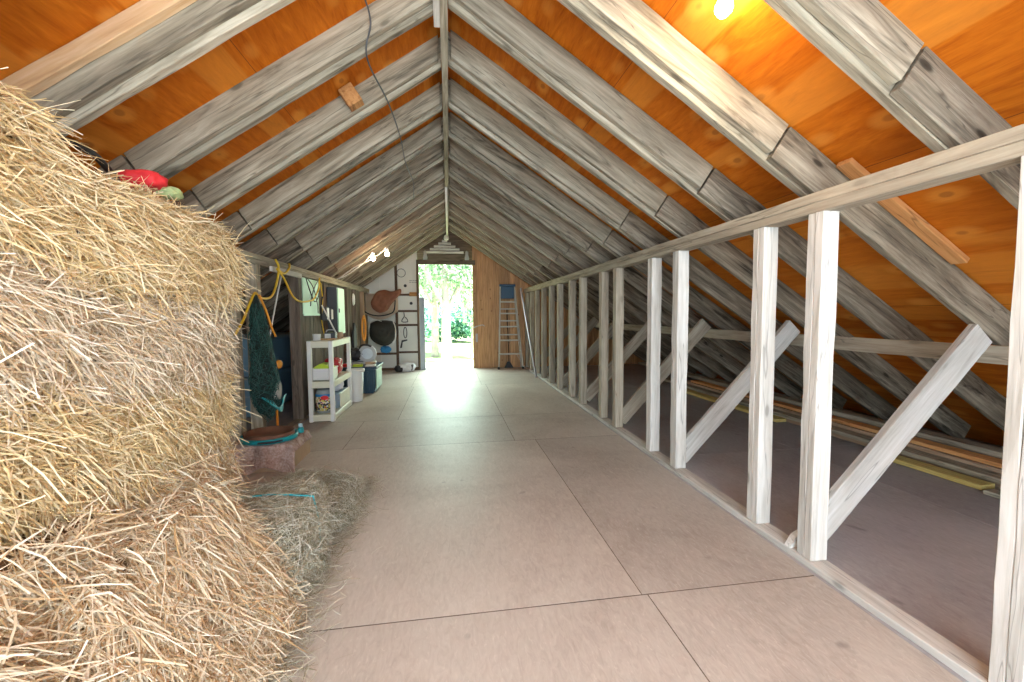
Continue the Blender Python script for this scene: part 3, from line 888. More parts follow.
sw = empty('mitre_saw', (-1.42, 7.25, .432))
m = MB(); m.box((-1.66, 7.12, .432), (-1.22, 7.38, .475), bev=.01); m.build('saw_base', GREYM, sw)
m = MB(); m.box((-1.64, 7.30, .475), (-1.24, 7.325, .545), bev=.004); m.build('fence', STEEL, sw)
MR = Matrix.Translation((-1.33, 7.20, .61)) @ Matrix.Rotation(PI / 2, 4, 'X')
m = MB(); m.lathe([(.003, 0), (.125, 0), (.125, .012), (.003, .012)], 32, MR, cap=False); m.build('saw_blade', STEEL, sw)
m = MB(); m.lathe([(.09, .012), (.142, .012), (.142, .05), (.09, .05), (.09, .012)], 32, MR, cap=False); m.build('blade_guard', GREYM, sw)
m = MB(); m.lathe([(.003, .05), (.075, .05), (.085, .02), (.085, -.10), (.06, -.14), (.003, -.14)], 24, Matrix.Translation((-1.34, 7.26, .61)) @ Matrix.Rotation(PI / 2, 4, 'X'), cap=False); m.build('motor', CHAR, sw, smooth=True)
m = MB(); m.lump((-1.54, 7.22, .60), (.13, .10, .10), .25, 2.2, 3, .3, 4); m.build('motor_housing', BLACK, sw)
m = MB(); m.tube(smooth_path([(-1.46, 7.22, .68), (-1.42, 7.14, .745), (-1.33, 7.10, .76), (-1.26, 7.12, .73)]), .016, 8); m.build('handle', BLACK, sw)
tag(sw, 'black and silver mitre saw standing on the navy tote', 'saw')
for (nm, lo, hi, mt, lab, cat) in (('lime_tin', (-1.50, 6.86, .432), (-1.36, 6.96, .468), LIME, 'flat lime green tin at the front of the tote lid', 'tin'),
                                  ('tool_case', (-1.72, 6.88, .432), (-1.55, 7.02, .47), RED, 'small red case at the front of the tote lid', 'case'),
                                  ('paper_pad', (-1.32, 6.88, .432), (-1.17, 7.02, .452), WHITEPL, 'white paper pad on the corner of the tote lid', 'pad'),
                                  ('tan_box', (-1.34, 7.0, .453), (-1.19, 7.1, .485), TAN, 'tan carton beside the mitre saw', 'carton')):
    m = MB(); m.box(lo, hi, bev=.004); tag(m.build(nm, mt), lab, cat)

def pillow(mb, outline, yc, depth, amp=.02, seed=0, rings=9):
    '''a bulging cushion of cloth whose outline lies in the X-Z plane'''
    P = smooth_path([(p[0], 0, p[1]) for p in outline] + [(outline[0][0], 0, outline[0][1])], 5)[:-1]
    c = sum(P, V(0, 0, 0)) / len(P)
    front, back = [], []
    for sgn, L in ((-1, front), (1, back)):
        for i in range(rings):
            t = 1 - i / rings
            L.append([mb.bm.verts.new((c.x + (p.x - c.x) * t, yc + sgn * depth * math.sqrt(max(0, 1 - t * t)) * (1 if sgn < 0 else .5) + amp * noise.noise(V(p.x * 7 * t + seed, p.z * 7 * t, 2)) * (0 if i == 0 else 1), c.z + (p.z - c.z) * t)) for p in P])
    n = len(P)
    for L in (front, back):
        for a, b in zip(L, L[1:]):
            for k in range(n): mb.bm.faces.new((a[k], a[(k + 1) % n], b[(k + 1) % n], b[k]))
        mb.bm.faces.new(L[-1])
    for k in range(n):
        mb.bm.faces.new((front[0][k], front[0][(k + 1) % n], back[0][(k + 1) % n], back[0][k]))
    return mb


# ------------------------------------------------------------------ things hanging in the far corner
cs = empty('canvas_sling', (-1.5, 9.4, 1.1))
m = MB()
nx, nz = 18, 12
g = {}
for i in range(nx + 1):
    u = i / nx
    for k in range(nz + 1):
        v = k / nz
        xx = -1.90 + .80 * u
        zb = 1.10 + .22 * (2 * u - 1) ** 2 + .08 * (1 - u)
        zz = zb + (1.70 - zb) * v
        yy = 9.56 - .16 * math.sin(PI * u) * (1 - .5 * v) + .012 * noise.noise(V(xx * 9, zz * 6, 1))
        g[i, k] = V(xx, yy, zz)
vs = [m.bm.verts.new(g[i, k]) for i in range(nx + 1) for k in range(nz + 1)]
ix = lambda i, k: vs[i * (nz + 1) + k]
fs = [m.bm.faces.new((ix(i, k), ix(i + 1, k), ix(i + 1, k + 1), ix(i, k + 1))) for i in range(nx) for k in range(nz)]
bmesh.ops.solidify(m.bm, geom=fs, thickness=.012); cv = m.build('canvas', CREAMC, cs, smooth=True)
m = MB(); m.tube(smooth_path([(-1.88, 9.47, 1.66), (-1.85, 9.43, 1.42), (-1.72, 9.37, 1.28), (-1.5, 9.33, 1.22), (-1.28, 9.36, 1.25), (-1.17, 9.43, 1.34), (-1.14, 9.47, 1.66)]), .013, 8); m.build('black_piping', BLACK, cv, smooth=True)
m = MB(); m.tube(smooth_path([(-1.90, 9.50, 1.60), (-1.84, 9.45, 1.74), (-1.70, 9.45, 1.72)]), .010, 8); m.build('strap', ROPEW, cs, smooth=True)
tag(cs, 'cream canvas sling with black piping hanging in the far corner', 'sling')
m = MB(); pillow(m, [(-1.605, 1.58), (-1.50, 1.73), (-1.334, 1.766), (-1.191, 1.735), (-1.02, 1.79), (-1.005, 1.70), (-1.112, 1.575), (-1.219, 1.448), (-1.305, 1.33), (-1.45, 1.279), (-1.591, 1.365), (-1.635, 1.49)], 9.33, .10, .05, 3)
tag(m.build('brown_cloth', BROWNC, smooth=True), 'rust brown cloth draped over the cream canvas sling', 'cloth')
bg = empty('duffel_bag', (-1.45, 9.3, .56))
m = MB(); pillow(m, [(-1.646, 1.06), (-1.482, 1.125), (-1.196, 1.108), (-1.116, 1.03), (-1.10, .831), (-1.187, .662), (-1.353, .58), (-1.556, .648), (-1.664, .797)], 9.28, .17, .06, 8)
m.build('bag_body', SACK, bg, smooth=True)
m = MB(); m.tube(smooth_path([(-1.17, 9.22, 1.12), (-1.13, 9.2, .95), (-1.13, 9.2, .75), (-1.2, 9.22, .63)]), .014, 8); m.build('side_strap', ROPEW, bg, smooth=True)
m = MB(); m.tube(smooth_path([(-1.66, 9.25, 1.02), (-1.62, 9.18, 1.12), (-1.52, 9.2, 1.14), (-1.4, 9.22, 1.1)]), .010, 8); m.build('top_strap', ROPEW, bg, smooth=True)
tag(bg, 'big dark olive duffel bag hanging below the cream canvas sling', 'bag')
m = MB(); m.lump((-1.35, 9.33, .50), (.11, .08, .075), .2, 2.2, 4, .2, 15.0)
tag(m.build('blue_bag', BLUEB, smooth=True), 'small bright blue bag tucked under the dark duffel bag', 'bag')
m = MB()
for k in range(6):
    cx, w_ = -1.735 + .004 * k, .05 + .012 * k
    m.tube([V(cx + .012 * math.sin(k) + .02 * math.cos(a), 8.72 + w_ * math.cos(a + .4 * math.sin(3 * a + k)) , .98 + (.23 + .03 * math.sin(2.3 * k)) * math.sin(a)) for a in np.linspace(0, 2 * PI, 28, endpoint=False)], .009, 6, closed=True)
for v in m.bm.verts: v.co.x += .055
tag(m.build('cord_coil', ORANGE, smooth=True), 'orange extension cord coiled and hung near the far corner', 'cord')
m = MB(); m.prism([(7.95, .66), (8.10, .60), (8.22, .70), (8.16, .98), (8.05, 1.10), (7.98, .95)], -1.735, -1.70, 'X')
tag(m.build('spade_blade', BLACK), 'dark spade blade hung on the side wall beside the orange cord', 'spade')

# ------------------------------------------------------------------ blue cushions behind the posts
for (za, zb, t) in ((0.0, .485, 'lower'), (.50, .985, 'upper')):
    cu = empty('vinyl_cushion', (-2.6, 6.3, za))
    m = MB(); m.box((-2.95, 5.5, za), (-2.3, 7.2, zb), bev=.05, seg=4); cb_ = m.build('cushion_body', BLUEC, cu, smooth=False)
    m = MB(); m.tube([(-2.297, 5.55, zb - .05), (-2.297, 7.15, zb - .05)], .008, 6); m.build('piping', BLUEC, cb_)
    tag(cu, f'thick slate blue cushion, {t} one of the two stacked behind the side posts', 'cushion', 'blue cushions behind the side posts')

# ------------------------------------------------------------------ net, yellow cord, white rope on the side posts
nt_ = empty('fishing_net', (-1.62, 4.05, .36))
prof = [(1.42, .025), (1.34, .05), (1.2, .075), (1.0, .105), (.85, .12), (.7, .14), (.58, .15), (.48, .13), (.40, .09), (.36, .03)]
m = MB()
rings = []
for z, r in prof:
    ring = []
    for k in range(28):
        a = 2 * PI * k / 28
        rr = r * (1 + .22 * noise.noise(V(math.cos(a) * 2.4, math.sin(a) * 2.4, z * 3.5)) + .12 * math.sin(a * 7 + z * 3))
        ring.append(m.bm.verts.new((-1.615 + rr * .62 * math.cos(a), 3.86 + .16 * (1.42 - z) + rr * 1.05 * math.sin(a), z)))
    rings.append(ring)
for a, b_ in zip(rings, rings[1:]):
    for k in range(28): m.bm.faces.new((a[k], a[(k + 1) % 28], b_[(k + 1) % 28], b_[k]))
m.bm.faces.new(rings[0][::-1]); m.bm.faces.new(rings[-1])
NETG = plain('dark green net', (.014, .030, .026), .85, var=.6, scale=30)
NETL = island_mat('net strands', [(.012, .035, .03), (.02, .075, .065), (.035, .12, .10), (.08, .12, .11)], .7)
m.build('net_bundle', NETG, nt_, smooth=True)
m = MB()
for k in range(260):
    a0 = random.uniform(-.5 * PI - .6, .9); z0 = random.uniform(.45, 1.36)
    pts = []
    for q in range(6):
        z = z0 - q * .035 * random.uniform(.5, 1.2); a = a0 + random.choice((-1, 1)) * q * .10
        r = float(np.interp(-z, [-p[0] for p in prof], [p[1] for p in prof])) * 1.16 + .006
        pts.append((-1.615 + r * .62 * math.cos(a), 3.86 + .16 * (1.42 - z) + r * 1.05 * math.sin(a), z))
    m.tube(pts, .0022, 4)
m.build('net_mesh', NETL, nt_)
m = MB()
m.tube(smooth_path([(-1.58, 3.86, 1.42), (-1.56, 3.94, 1.28), (-1.55, 4.0, 1.15), (-1.54, 4.06, 1.06)]), .010, 6); m.build('float_line', ORANGE, nt_, smooth=True)
m = MB(); m.lump((-1.55, 4.13, .80), (.03, .045, .04), .1, 2, 3); m.build('orange_float', ORANGE, nt_, smooth=True)
m = MB(); m.lump((-1.53, 4.02, .58), (.03, .07, .085), .2, 2, 3, .2, 3); m.build('pale_float', plain('grey white float', (.42, .40, .36), .8), nt_, smooth=True)
m = MB()
for k in range(5):
    m.tube(smooth_path([(-1.58 + .01 * k, 3.83 + .02 * k, .55 - .01 * k), (-1.52, 3.98 + .02 * k, .43 - .012 * k), (-1.53, 4.14, .44 + .01 * k), (-1.56, 4.22 + .02 * k, .43 + .015 * k)]), .007, 5)
m.build('hem_rope', TEAL, nt_, smooth=True)
tag(nt_, 'bunched dark green fishing net hanging from a side post', 'net')
cable([(-1.64, 3.55, 1.10), (-1.63, 3.68, 1.22), (-1.61, 3.84, 1.43), (-1.62, 3.97, 1.40), (-1.64, 4.25, 1.42), (-1.65, 4.42, 1.55), (-1.66, 4.52, 1.72), (-1.69, 4.53, 1.80)], .011, 'yellow_cord', YELLOW, 'yellow cord looped from the net up to the top rail', 'cord', 8, 'yellow cords on the side posts')
cable([(-1.69, 4.90, 1.80), (-1.66, 4.80, 1.74), (-1.65, 4.62, 1.67), (-1.65, 4.45, 1.70), (-1.65, 4.62, 1.62), (-1.65, 4.85, 1.45), (-1.65, 5.10, 1.40), (-1.66, 5.45, 1.42), (-1.70, 5.75, 1.46), (-1.70, 5.95, 1.60), (-1.70, 6.0, 1.74)], .011, 'yellow_cord', YELLOW, 'yellow cord swagged from the top rail to the green-lit sheet', 'cord', 8, 'yellow cords on the side posts')
cable([(-1.80, 4.98, 1.70), (-1.80, 4.80, 1.40), (-1.80, 4.55, .95)], .009, 'taut_rope', ROPEW, 'taut white cord slanting across the bay beside the net', 'cord')
m = MB(); m.tube([(-1.66, 4.33, .40), (-1.66, 4.34, .02)], .012, 6)
tag(m.build('orange_rod', ORANGE), 'short orange rod standing at the foot of the net post', 'rod')
o = beam('rail_lath', (-1.695, 4.42, 1.70), (-1.695, 5.25, 1.70), .03, .05, PALE)
tag(o, 'pale lath nailed along the top rail beside the yellow cords', 'lath')

# ------------------------------------------------------------------ box with fleece and the teal-rimmed tub
bx = empty('cardboard_box', (-1.6, 3.8, 0))
m = MB(); m.box((-1.70, 3.55, 0), (-1.27, 4.02, .205), bev=.006); m.build('box_body', TAN, bx)
tag(bx, 'low tan box under the pinkish fleece past the straw', 'box')
m = MB()
nx, ny = 40, 34
vs = {}
for i in range(nx + 1):
    for k in range(ny + 1):
        u, v = i / nx, k / ny
        xx = -1.712 + .482 * u
        s_ = -.24 + .66 * v                    # arc length from the front hem over the front edge to the back
        if s_ < 0: yy, zz = 3.525 - .015 * math.sin(u * 14), .215 + s_ * (.85 + .15 * math.sin(u * 9))
        else: yy, zz = 3.535 + s_, .22
        w = noise.noise(V(xx * 11, s_ * 11, 3)) * .012 + noise.noise(V(xx * 40, s_ * 40, 9)) * .008
        if u > .93: zz -= (u - .93) * .9 * (1 if s_ > 0 else .3)
        vs[i, k] = m.bm.verts.new((xx, yy - (w if s_ < 0 else 0) - .004, zz + (w if s_ >= 0 else 0) + .008))
fs = [m.bm.faces.new((vs[i, k], vs[i + 1, k], vs[i + 1, k + 1], vs[i, k + 1])) for i in range(nx) for k in range(ny)]
bmesh.ops.recalc_face_normals(m.bm, faces=m.bm.faces)
bmesh.ops.solidify(m.bm, geom=fs, thickness=.010)
tag(m.build('fleece_blanket', FLEECE, smooth=True), 'pinkish fleece blanket draped over the low tan box', 'blanket')
tb = empty('rimmed_tub', (-1.60, 3.62, .22))
MT = Matrix.Translation((-1.475, 3.68, .0)) @ Matrix.Scale(1.08, 4, (1, 0, 0))
m = MB(); m.lathe([(.004, .245), (.17, .245), (.175, .30), (.165, .30), (.16, .262), (.004, .262)], 36, MT, cap=False); m.build('tub_body', plain('worn brown leather', (.17, .085, .05), .7, var=.3, scale=8), tb, smooth=True)
m = MB(); m.lathe([(.176, .235), (.196, .24), (.198, .275), (.178, .275), (.176, .235)], 36, MT, cap=False); m.build('teal_rim', TEAL, tb, smooth=True)
m = MB()
pts = [MT @ V(.200 * math.cos(a), .200 * math.sin(a), .257) for a in np.linspace(-1.6, -.8, 12)]
m.tube(pts, .009, 6); m.build('black_grip', BLACK, tb, smooth=True)
tag(tb, 'oval brown tub with a teal rim resting on the fleece', 'tub')
bo = empty('small_bottle', (-1.36, 3.80, .235))
m = MB(); m.lathe([(.022, .236), (.026, .24), (.026, .27), (.016, .285)], 14, Matrix.Translation((-1.285, 3.835, 0))); m.build('bottle_body', TEAL, bo, smooth=True)
m = MB(); m.lathe([(.017, .285), (.017, .312), (.004, .314)], 14, Matrix.Translation((-1.285, 3.835, 0))); m.build('cap', plain('pale blue cap', (.45, .62, .66), .4), bo, smooth=True)
tag(bo, 'small teal bottle with a pale cap beside the brown tub', 'bottle')

# ------------------------------------------------------------------ straw
def straw_mat(name, cols, rough=.65):
    return island_mat(name, cols, rough, .25, .18)


STRAW_GOLD = straw_mat('golden straw', [(.46, .30, .12), (.66, .50, .25), (.80, .66, .40), (.86, .76, .54), (.60, .43, .19)])
STRAW_PALE = straw_mat('bleached straw', [(.42, .29, .15), (.66, .53, .35), (.79, .69, .52), (.86, .80, .68), (.54, .38, .21)])
STRAW_TAN = straw_mat('tan straw', [(.42, .26, .11), (.64, .48, .29), (.79, .67, .48), (.86, .78, .62), (.54, .36, .18)])
STRAW_GREEN = straw_mat('grey green hay', [(.22, .19, .11), (.40, .37, .26), (.58, .55, .44), (.72, .70, .60), (.32, .27, .15)])


def core_mat(name, a, b_):  # dark colours paint the shade in the gaps between straws
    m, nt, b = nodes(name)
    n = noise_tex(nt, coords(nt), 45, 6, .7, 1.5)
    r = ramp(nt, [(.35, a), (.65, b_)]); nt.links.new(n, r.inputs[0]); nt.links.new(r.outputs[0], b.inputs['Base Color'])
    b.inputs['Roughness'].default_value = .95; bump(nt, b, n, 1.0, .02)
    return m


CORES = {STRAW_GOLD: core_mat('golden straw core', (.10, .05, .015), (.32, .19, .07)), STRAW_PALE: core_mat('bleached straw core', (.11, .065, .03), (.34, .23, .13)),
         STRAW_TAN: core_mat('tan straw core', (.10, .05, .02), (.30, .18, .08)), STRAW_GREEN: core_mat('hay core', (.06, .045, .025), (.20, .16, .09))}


def ribbons(name, P, D, Nn, Ln, W, parent, mat, curl=.55, sag=.0):
    """P roots (n,3); D directions; Nn surface normals; Ln lengths; W widths -> one mesh of bent flat straws"""
    n = len(P)
    side = np.cross(D, Nn); side /= np.linalg.norm(side, axis=1, keepdims=True) + 1e-9
    tw = rng.uniform(-1.1, 1.1, (n, 1))
    wv = side * np.cos(tw) + Nn * np.sin(tw)
    bend = (side * rng.normal(0, 1, (n, 1)) + Nn * rng.normal(-.2, .5, (n, 1))) * curl
    segs = 3
    verts = np.zeros((n, (segs + 1) * 2, 3))
    for s in range(segs + 1):
        t = s / segs
        c = P + D * (Ln[:, None] * (t - .35)) + bend * (Ln[:, None] * (t * t - t * .5) * .6)
        c[:, 2] -= sag * Ln * t * t
        w = W[:, None] * (1 - .55 * abs(t - .4)) * .5
        verts[:, s * 2] = c - wv * w; verts[:, s * 2 + 1] = c + wv * w
    if 'floor' in name: pass
    verts[:, :, 2] = np.maximum(verts[:, :, 2], .002)
    verts = verts.reshape(-1, 3)
    base = (np.arange(n) * (segs + 1) * 2)[:, None]
    quads = np.concatenate([base + np.array([[2 * s, 2 * s + 1, 2 * s + 3, 2 * s + 2]]) for s in range(segs)], axis=1).reshape(-1)
    me = bpy.data.meshes.new(name)
    Mi = np.array(MW[parent].inverted())
    vl = verts @ Mi[:3, :3].T + Mi[:3, 3]
    me.vertices.add(len(vl)); me.vertices.foreach_set('co', vl.astype(np.float32).ravel())
    nq = n * segs
    me.loops.add(nq * 4); me.loops.foreach_set('vertex_index', quads.astype(np.int32))
    me.polygons.add(nq); me.polygons.foreach_set('loop_start', np.arange(nq, dtype=np.int32) * 4)
    me.polygons.foreach_set('loop_total', np.full(nq, 4, np.int32))
    me.update(calc_edges=True); me.validate()
    return link(name, me, mat, parent, MW[parent])


def bale(c, r, rot, mat, label, dens, faces, group, name='straw_bale', wid=(.0022, .0056), ln=(.05, .20), flow=(0, 0, 0), wild=.35, seed=0, sq=.82, twine=None, cat='bale'):
    """c centre, r half sizes, rot Euler; faces: outward axes that can be seen"""
    root = link(name, None, None, None, Matrix.Translation((c[0], c[1], c[2] - r[2])))
    R3 = Euler(rot).to_matrix()
    m = MB()
    bmesh.ops.create_icosphere(m.bm, subdivisions=5, radius=1.0)
    pts, nor = [], []
    for v in m.bm.verts:
        d = v.co.normalized(); mx = max(abs(d.x), abs(d.y), abs(d.z))
        q = d.lerp(d / mx, sq)
        k = 1 + .075 * noise.noise(q * 2.3 + V(seed, 0, seed)) + .045 * noise.noise(q * 6 + V(0, seed, 0))
        v.co = V(*c) + R3 @ V(q.x * r[0] * k, q.y * r[1] * k, q.z * r[2] * k)
        v.co.z = max(v.co.z, .002)
    bmesh.ops.recalc_face_normals(m.bm, faces=m.bm.faces)
    m.bm.faces.ensure_lookup_table()
    F = [(f.calc_area(), f.calc_center_median(), f.normal.copy(), [w.co.copy() for w in f.verts]) for f in m.bm.faces]
    m.build('bale_core', CORES[mat], root, smooth=True)
    use = [f for f in F if any(f[2].dot(Vector(a)) > .30 for a in faces)]
    A = np.array([f[0] for f in use]); n = int(A.sum() * dens)
    ii = rng.choice(len(use), n, p=A / A.sum())
    T = np.array([[list(p) for p in f[3][:3]] for f in use])[ii]; NN = np.array([list(f[2]) for f in use])[ii]
    u = rng.random((n, 1)); w = rng.random((n, 1)); fl = (u + w) > 1; u = np.where(fl, 1 - u, u); w = np.where(fl, 1 - w, w)
    P = T[:, 0] + (T[:, 1] - T[:, 0]) * u + (T[:, 2] - T[:, 0]) * w
    P += NN * rng.gamma(1.3, .009, (n, 1))
    D = rng.normal(0, 1, (n, 3)) + np.array(flow) * .7
    # neighbouring straws lie alike: add a slowly varying direction
    ph = np.stack([np.sin(P[:, 1] * 7 + seed + P[:, 2] * 5), np.cos(P[:, 2] * 8 + seed * 2 - P[:, 1] * 4), np.sin(P[:, 0] * 6 + P[:, 2] * 9 + seed)], 1)
    D += ph * .6
    D -= NN * (D * NN).sum(1, keepdims=True)
    D /= np.linalg.norm(D, axis=1, keepdims=True)
    D += NN * np.abs(rng.normal(0, wild, (n, 1)))
    D /= np.linalg.norm(D, axis=1, keepdims=True)
    Ln = rng.uniform(*ln, n) * np.where(rng.random(n) < .07, 1.5, 1.0)
    W = rng.uniform(*wid, n)
    s = ribbons('loose_straw', P, D, NN, Ln, W, root, mat, sag=.25)
    s['kind'] = 'stuff'
    if twine:
        for yy in twine:
            pts = []
            for a in np.linspace(0, 2 * PI, 40, endpoint=False):
                d = V(math.cos(a), 0, math.sin(a)); mx = max(abs(d.x), abs(d.z)); q = d.lerp(d / mx, sq)
                pts.append(V(*c) + R3 @ V(q.x * r[0] * 1.09, yy, q.z * r[2] * 1.12))
            for p in pts: p.z = max(p.z, .008)
            m = MB(); m.tube(pts, .005, 5, closed=True); m.build('baling_twine', TEAL, root, smooth=True)
    tag(root, label, cat, group)
    return root


G = 'bales of the tall straw stack'
XF, YF, TOP = (1, 0, 0), (0, 1, 0), (0, 0, 1)
NEARF = (0, -1, 0)
levels = ['bottom', 'second', 'third', 'fourth', 'top']
mats = [STRAW_PALE, STRAW_TAN, STRAW_GOLD, STRAW_PALE, STRAW_GOLD]
cols = [(.03, 'end by the camera'), (.92, 'middle of its row'), (1.80, 'end by the net')]
dens0 = 14500
for ci, (yc, cn) in enumerate(cols):
    for li in range(5):
        hz = .176 if ci < 2 else .166
        zc = hz + li * 2 * hz + ({0: .055, 1: .03, 2: 0}[ci] if li == 4 else 0)
        xo = {0: -1.20, 1: -1.24, 2: -1.31, 3: -1.33, 4: -1.31}[li] + random.uniform(-.02, .02)
        if ci == 2: xo -= .03
        if ci == 2 and li < 2: xo -= .05
        yo = yc + random.uniform(-.03, .03) + (.10 if ci == 0 and li == 4 else 0) + (.04 if li == 4 and ci == 2 else 0) - (.05 if ci == 2 and li in (0, 1) else 0)
        fc = [XF] + ([TOP] if li == 4 else []) + ([YF] if ci == 2 else [])
        near = ci < 2
        lev = levels[li]
        bale((xo, yo, zc), (.27, .47, hz + .006), (random.uniform(-.03, .03), random.uniform(-.06, .06), random.uniform(-.05, .05)), mats[li],
             f'{["pale", "tan", "yellowish", "bleached", "golden"][li]} straw bale, {lev} layer of the tall stack, {cn}', dens0 if li else 9000, fc, G,
             flow=((0, .7, .3) if li in (4,) else (0, 0, -1.0) if li in (1, 2) else (0, .3, -.5)), seed=ci * 7.3 + li * 1.9, wild=.5, ln=(.05, .19) if ci else (.06, .22))
G2 = 'small hay bales on the floor'
bale((-.93, .62, .26), (.17, .45, .36), (0, -.40, .03), STRAW_PALE, 'loose pale bale on the floor against the near end of the tall stack', 13000, [XF, TOP, YF], G2, seed=31, flow=(.3, 0, -1), wild=.45, sq=.5)
bale((-.925, 1.47, .25), (.17, .40, .36), (.02, -.44, -.03), STRAW_TAN, 'slumped pale bale on the floor between the stack and the twine-tied bale', 15000, [XF, TOP, YF, NEARF], G2, seed=37, flow=(.3, 0, -1), wild=.45, sq=.5)
bale((-.89, 2.10, .175), (.225, .27, .195), (0, .02, .10), STRAW_GREEN, 'grey green hay bale tied with blue twine on the floor past the stack', 19000, [XF, TOP, YF, NEARF], G2, seed=41, wid=(.0016, .0034), ln=(.04, .15), twine=(.02,), flow=(0, 0, -.5), sq=.6, wild=.5)
bale((-.88, 2.74, .075), (.27, .33, .10), (0, .12, -.12), STRAW_GREEN, 'low spread hay pile on the floor before the fleece-covered box', 19000, [XF, TOP, YF, NEARF], G2, seed=47, wid=(.0016, .0034), ln=(.05, .16), sq=.3, wild=.55, name='hay_pile', cat='hay')
# wisps on the floor round the bales: nobody could count them
n = 2600
py = rng.uniform(.6, 3.3, n); px = -.66 + np.abs(rng.normal(0, .07, n)) + .02 * np.sin(py * 5)
P = np.stack([px, py, rng.uniform(.003, .02, n)], 1)
a = rng.uniform(0, 2 * PI, n)
D = np.stack([np.cos(a), np.sin(a), rng.uniform(0, .25, n)], 1); D /= np.linalg.norm(D, axis=1, keepdims=True)
fl_ = empty('loose_hay_litter', (-.5, 2.0, 0))
s = ribbons('hay_wisps', P, D, np.tile([0., 0., 1.], (n, 1)), rng.uniform(.03, .12, n), rng.uniform(.0012, .0028, n), fl_, STRAW_GREEN)
s['kind'] = 'stuff'
tag(fl_, 'thin wisps of hay scattered on the floor along the bales', 'hay litter', None, 'stuff')

# red and green cloths and a black hose on top of the stack
m = MB(); m.lump((-1.225, 1.96, 1.80), (.085, .055, .04), .15, 2.2, 4, .2, 1.0)
tag(m.build('red_cloth', RED, smooth=True), 'crumpled red cloth on top of the tall straw stack', 'cloth')
m = MB(); m.lump((-1.155, 2.01, 1.765), (.04, .045, .026), .2, 2.2, 4, .2, 2.0)
tag(m.build('green_cloth', OLIVE, smooth=True), 'pale green cloth beside the red cloth on the straw', 'cloth')
m = MB(); m.tube(smooth_path([(-1.30, 1.40, 1.70), (-1.20, 1.50, 1.785), (-1.175, 1.62, 1.80), (-1.205, 1.76, 1.775), (-1.25, 1.86, 1.76), (-1.32, 1.95, 1.72)]), .012, 8)
tag(m.build('black_hose', BLACK, smooth=True), 'thick black hose lying over the top of the straw stack', 'hose')

# ------------------------------------------------------------------ bulbs, wiring
def bulb(p, label, r=.034, direction=(0, 0, -1), power=26, col=(1, .78, .50), group=None):
    e = empty('light_bulb', p)
    M = Matrix.Translation(p) @ Vector(direction).to_track_quat('Z', 'Y').to_matrix().to_4x4()
    mm = MB(); mm.lathe([(.004, r * 1.9), (r * .55, r * 1.75), (r * .95, r * 1.2), (r, r * .75), (r * .8, r * .1), (r * .45, -r * .7)], 20, M, cap=True); mm.build('bulb_glass', GLOWBULB, e, smooth=True)
    mm = MB(); mm.lathe([(r * .5, -r * .7), (r * .55, -r * 1.5), (r * 1.0, -r * 1.6), (r * 1.0, -r * 2.2), (.004, -r * 2.2)], 16, M); mm.build('lamp_socket', WHITEPL, e, smooth=True)
    tag(e, label, 'light bulb', group)
    L = bpy.data.lights.new('bulb_light', 'POINT'); L.energy = power; L.color = col; L.shadow_soft_size = .04
    lo = bpy.data.objects.new('bulb_light', L); COL.objects.link(lo)
    d = Vector(direction)
    lo.location = Vector(p) + d * r * 4.2
    return e
bulb((1.11, 1.62, 2.485), 'lit bare bulb on the orange sheathing above the open post wall', direction=(-.2, 0, -1), power=5.5, group='lit bulbs under the roof')
bulb((-1.14, 6.80, 2.13), 'lit bare bulb on the slope above the side wall, lower of two close together', direction=(.2, -.5, -1), power=4, group='lit bulbs under the roof')
bulb((-.93, 6.80, 2.20), 'lit bare bulb on the slope above the side wall, upper of two close together', direction=(.2, -.5, -1), power=4, group='lit bulbs under the roof')
bulb((1.0, -.76, 2.50), 'lit bare bulb under the ridge behind the camera', power=20, group='lit bulbs under the roof')
cable([(-1.14, 6.83, 2.20), (-1.30, 6.80, 2.02), (-1.55, 6.85, 1.85), (-1.70, 6.9, 1.80)], .008, 'lamp_cable', ROPEW, 'pale cable from the lower lit bulb down to the top rail')
cable([(-.93, 6.83, 2.27), (-1.15, 6.78, 2.10), (-1.42, 6.82, 1.97), (-1.68, 6.95, 1.81)], .008, 'lamp_cable', ROPEW, 'pale cable from the upper lit bulb down to the top rail')
cable([(-.42, 2.40, zr(-1, .42) + .20), (-.40, 2.52, zr(-1, .40) + .10), (-.44, 2.62, zr(-1, .44) - .012), (-.40, 3.20, zr(-1, .40) - .01), (-.385, 3.82, zr(-1, .385) - .012), (-.40, 4.4, zr(-1, .4) - .012), (-.38, 5.05, zr(-1, .38) - .012), (-.42, 5.62, zr(-1, .42) - .03)], .005, 'roof_cable', CHAR, 'grey cable stapled across the rafters beside the ridge')
m = MB(); m.tube([(-.01, 6.0, 2.975), (-.01, 9.55, 2.975)], .018, 8)
tag(m.build('ridge_conduit', WHITEPL, smooth=True), 'slim white conduit running under the ridge to the doorway', 'conduit')
m = MB(); m.lathe([(.004, 2.86), (.045, 2.865), (.06, 2.90), (.045, 2.955), (.02, 2.975)], 18, Matrix.Translation((-.03, 9.5, 0)))
tag(m.build('ceiling_lamp', WHITEPL, smooth=True), 'small white lamp holder at the far end of the ridge', 'lamp')

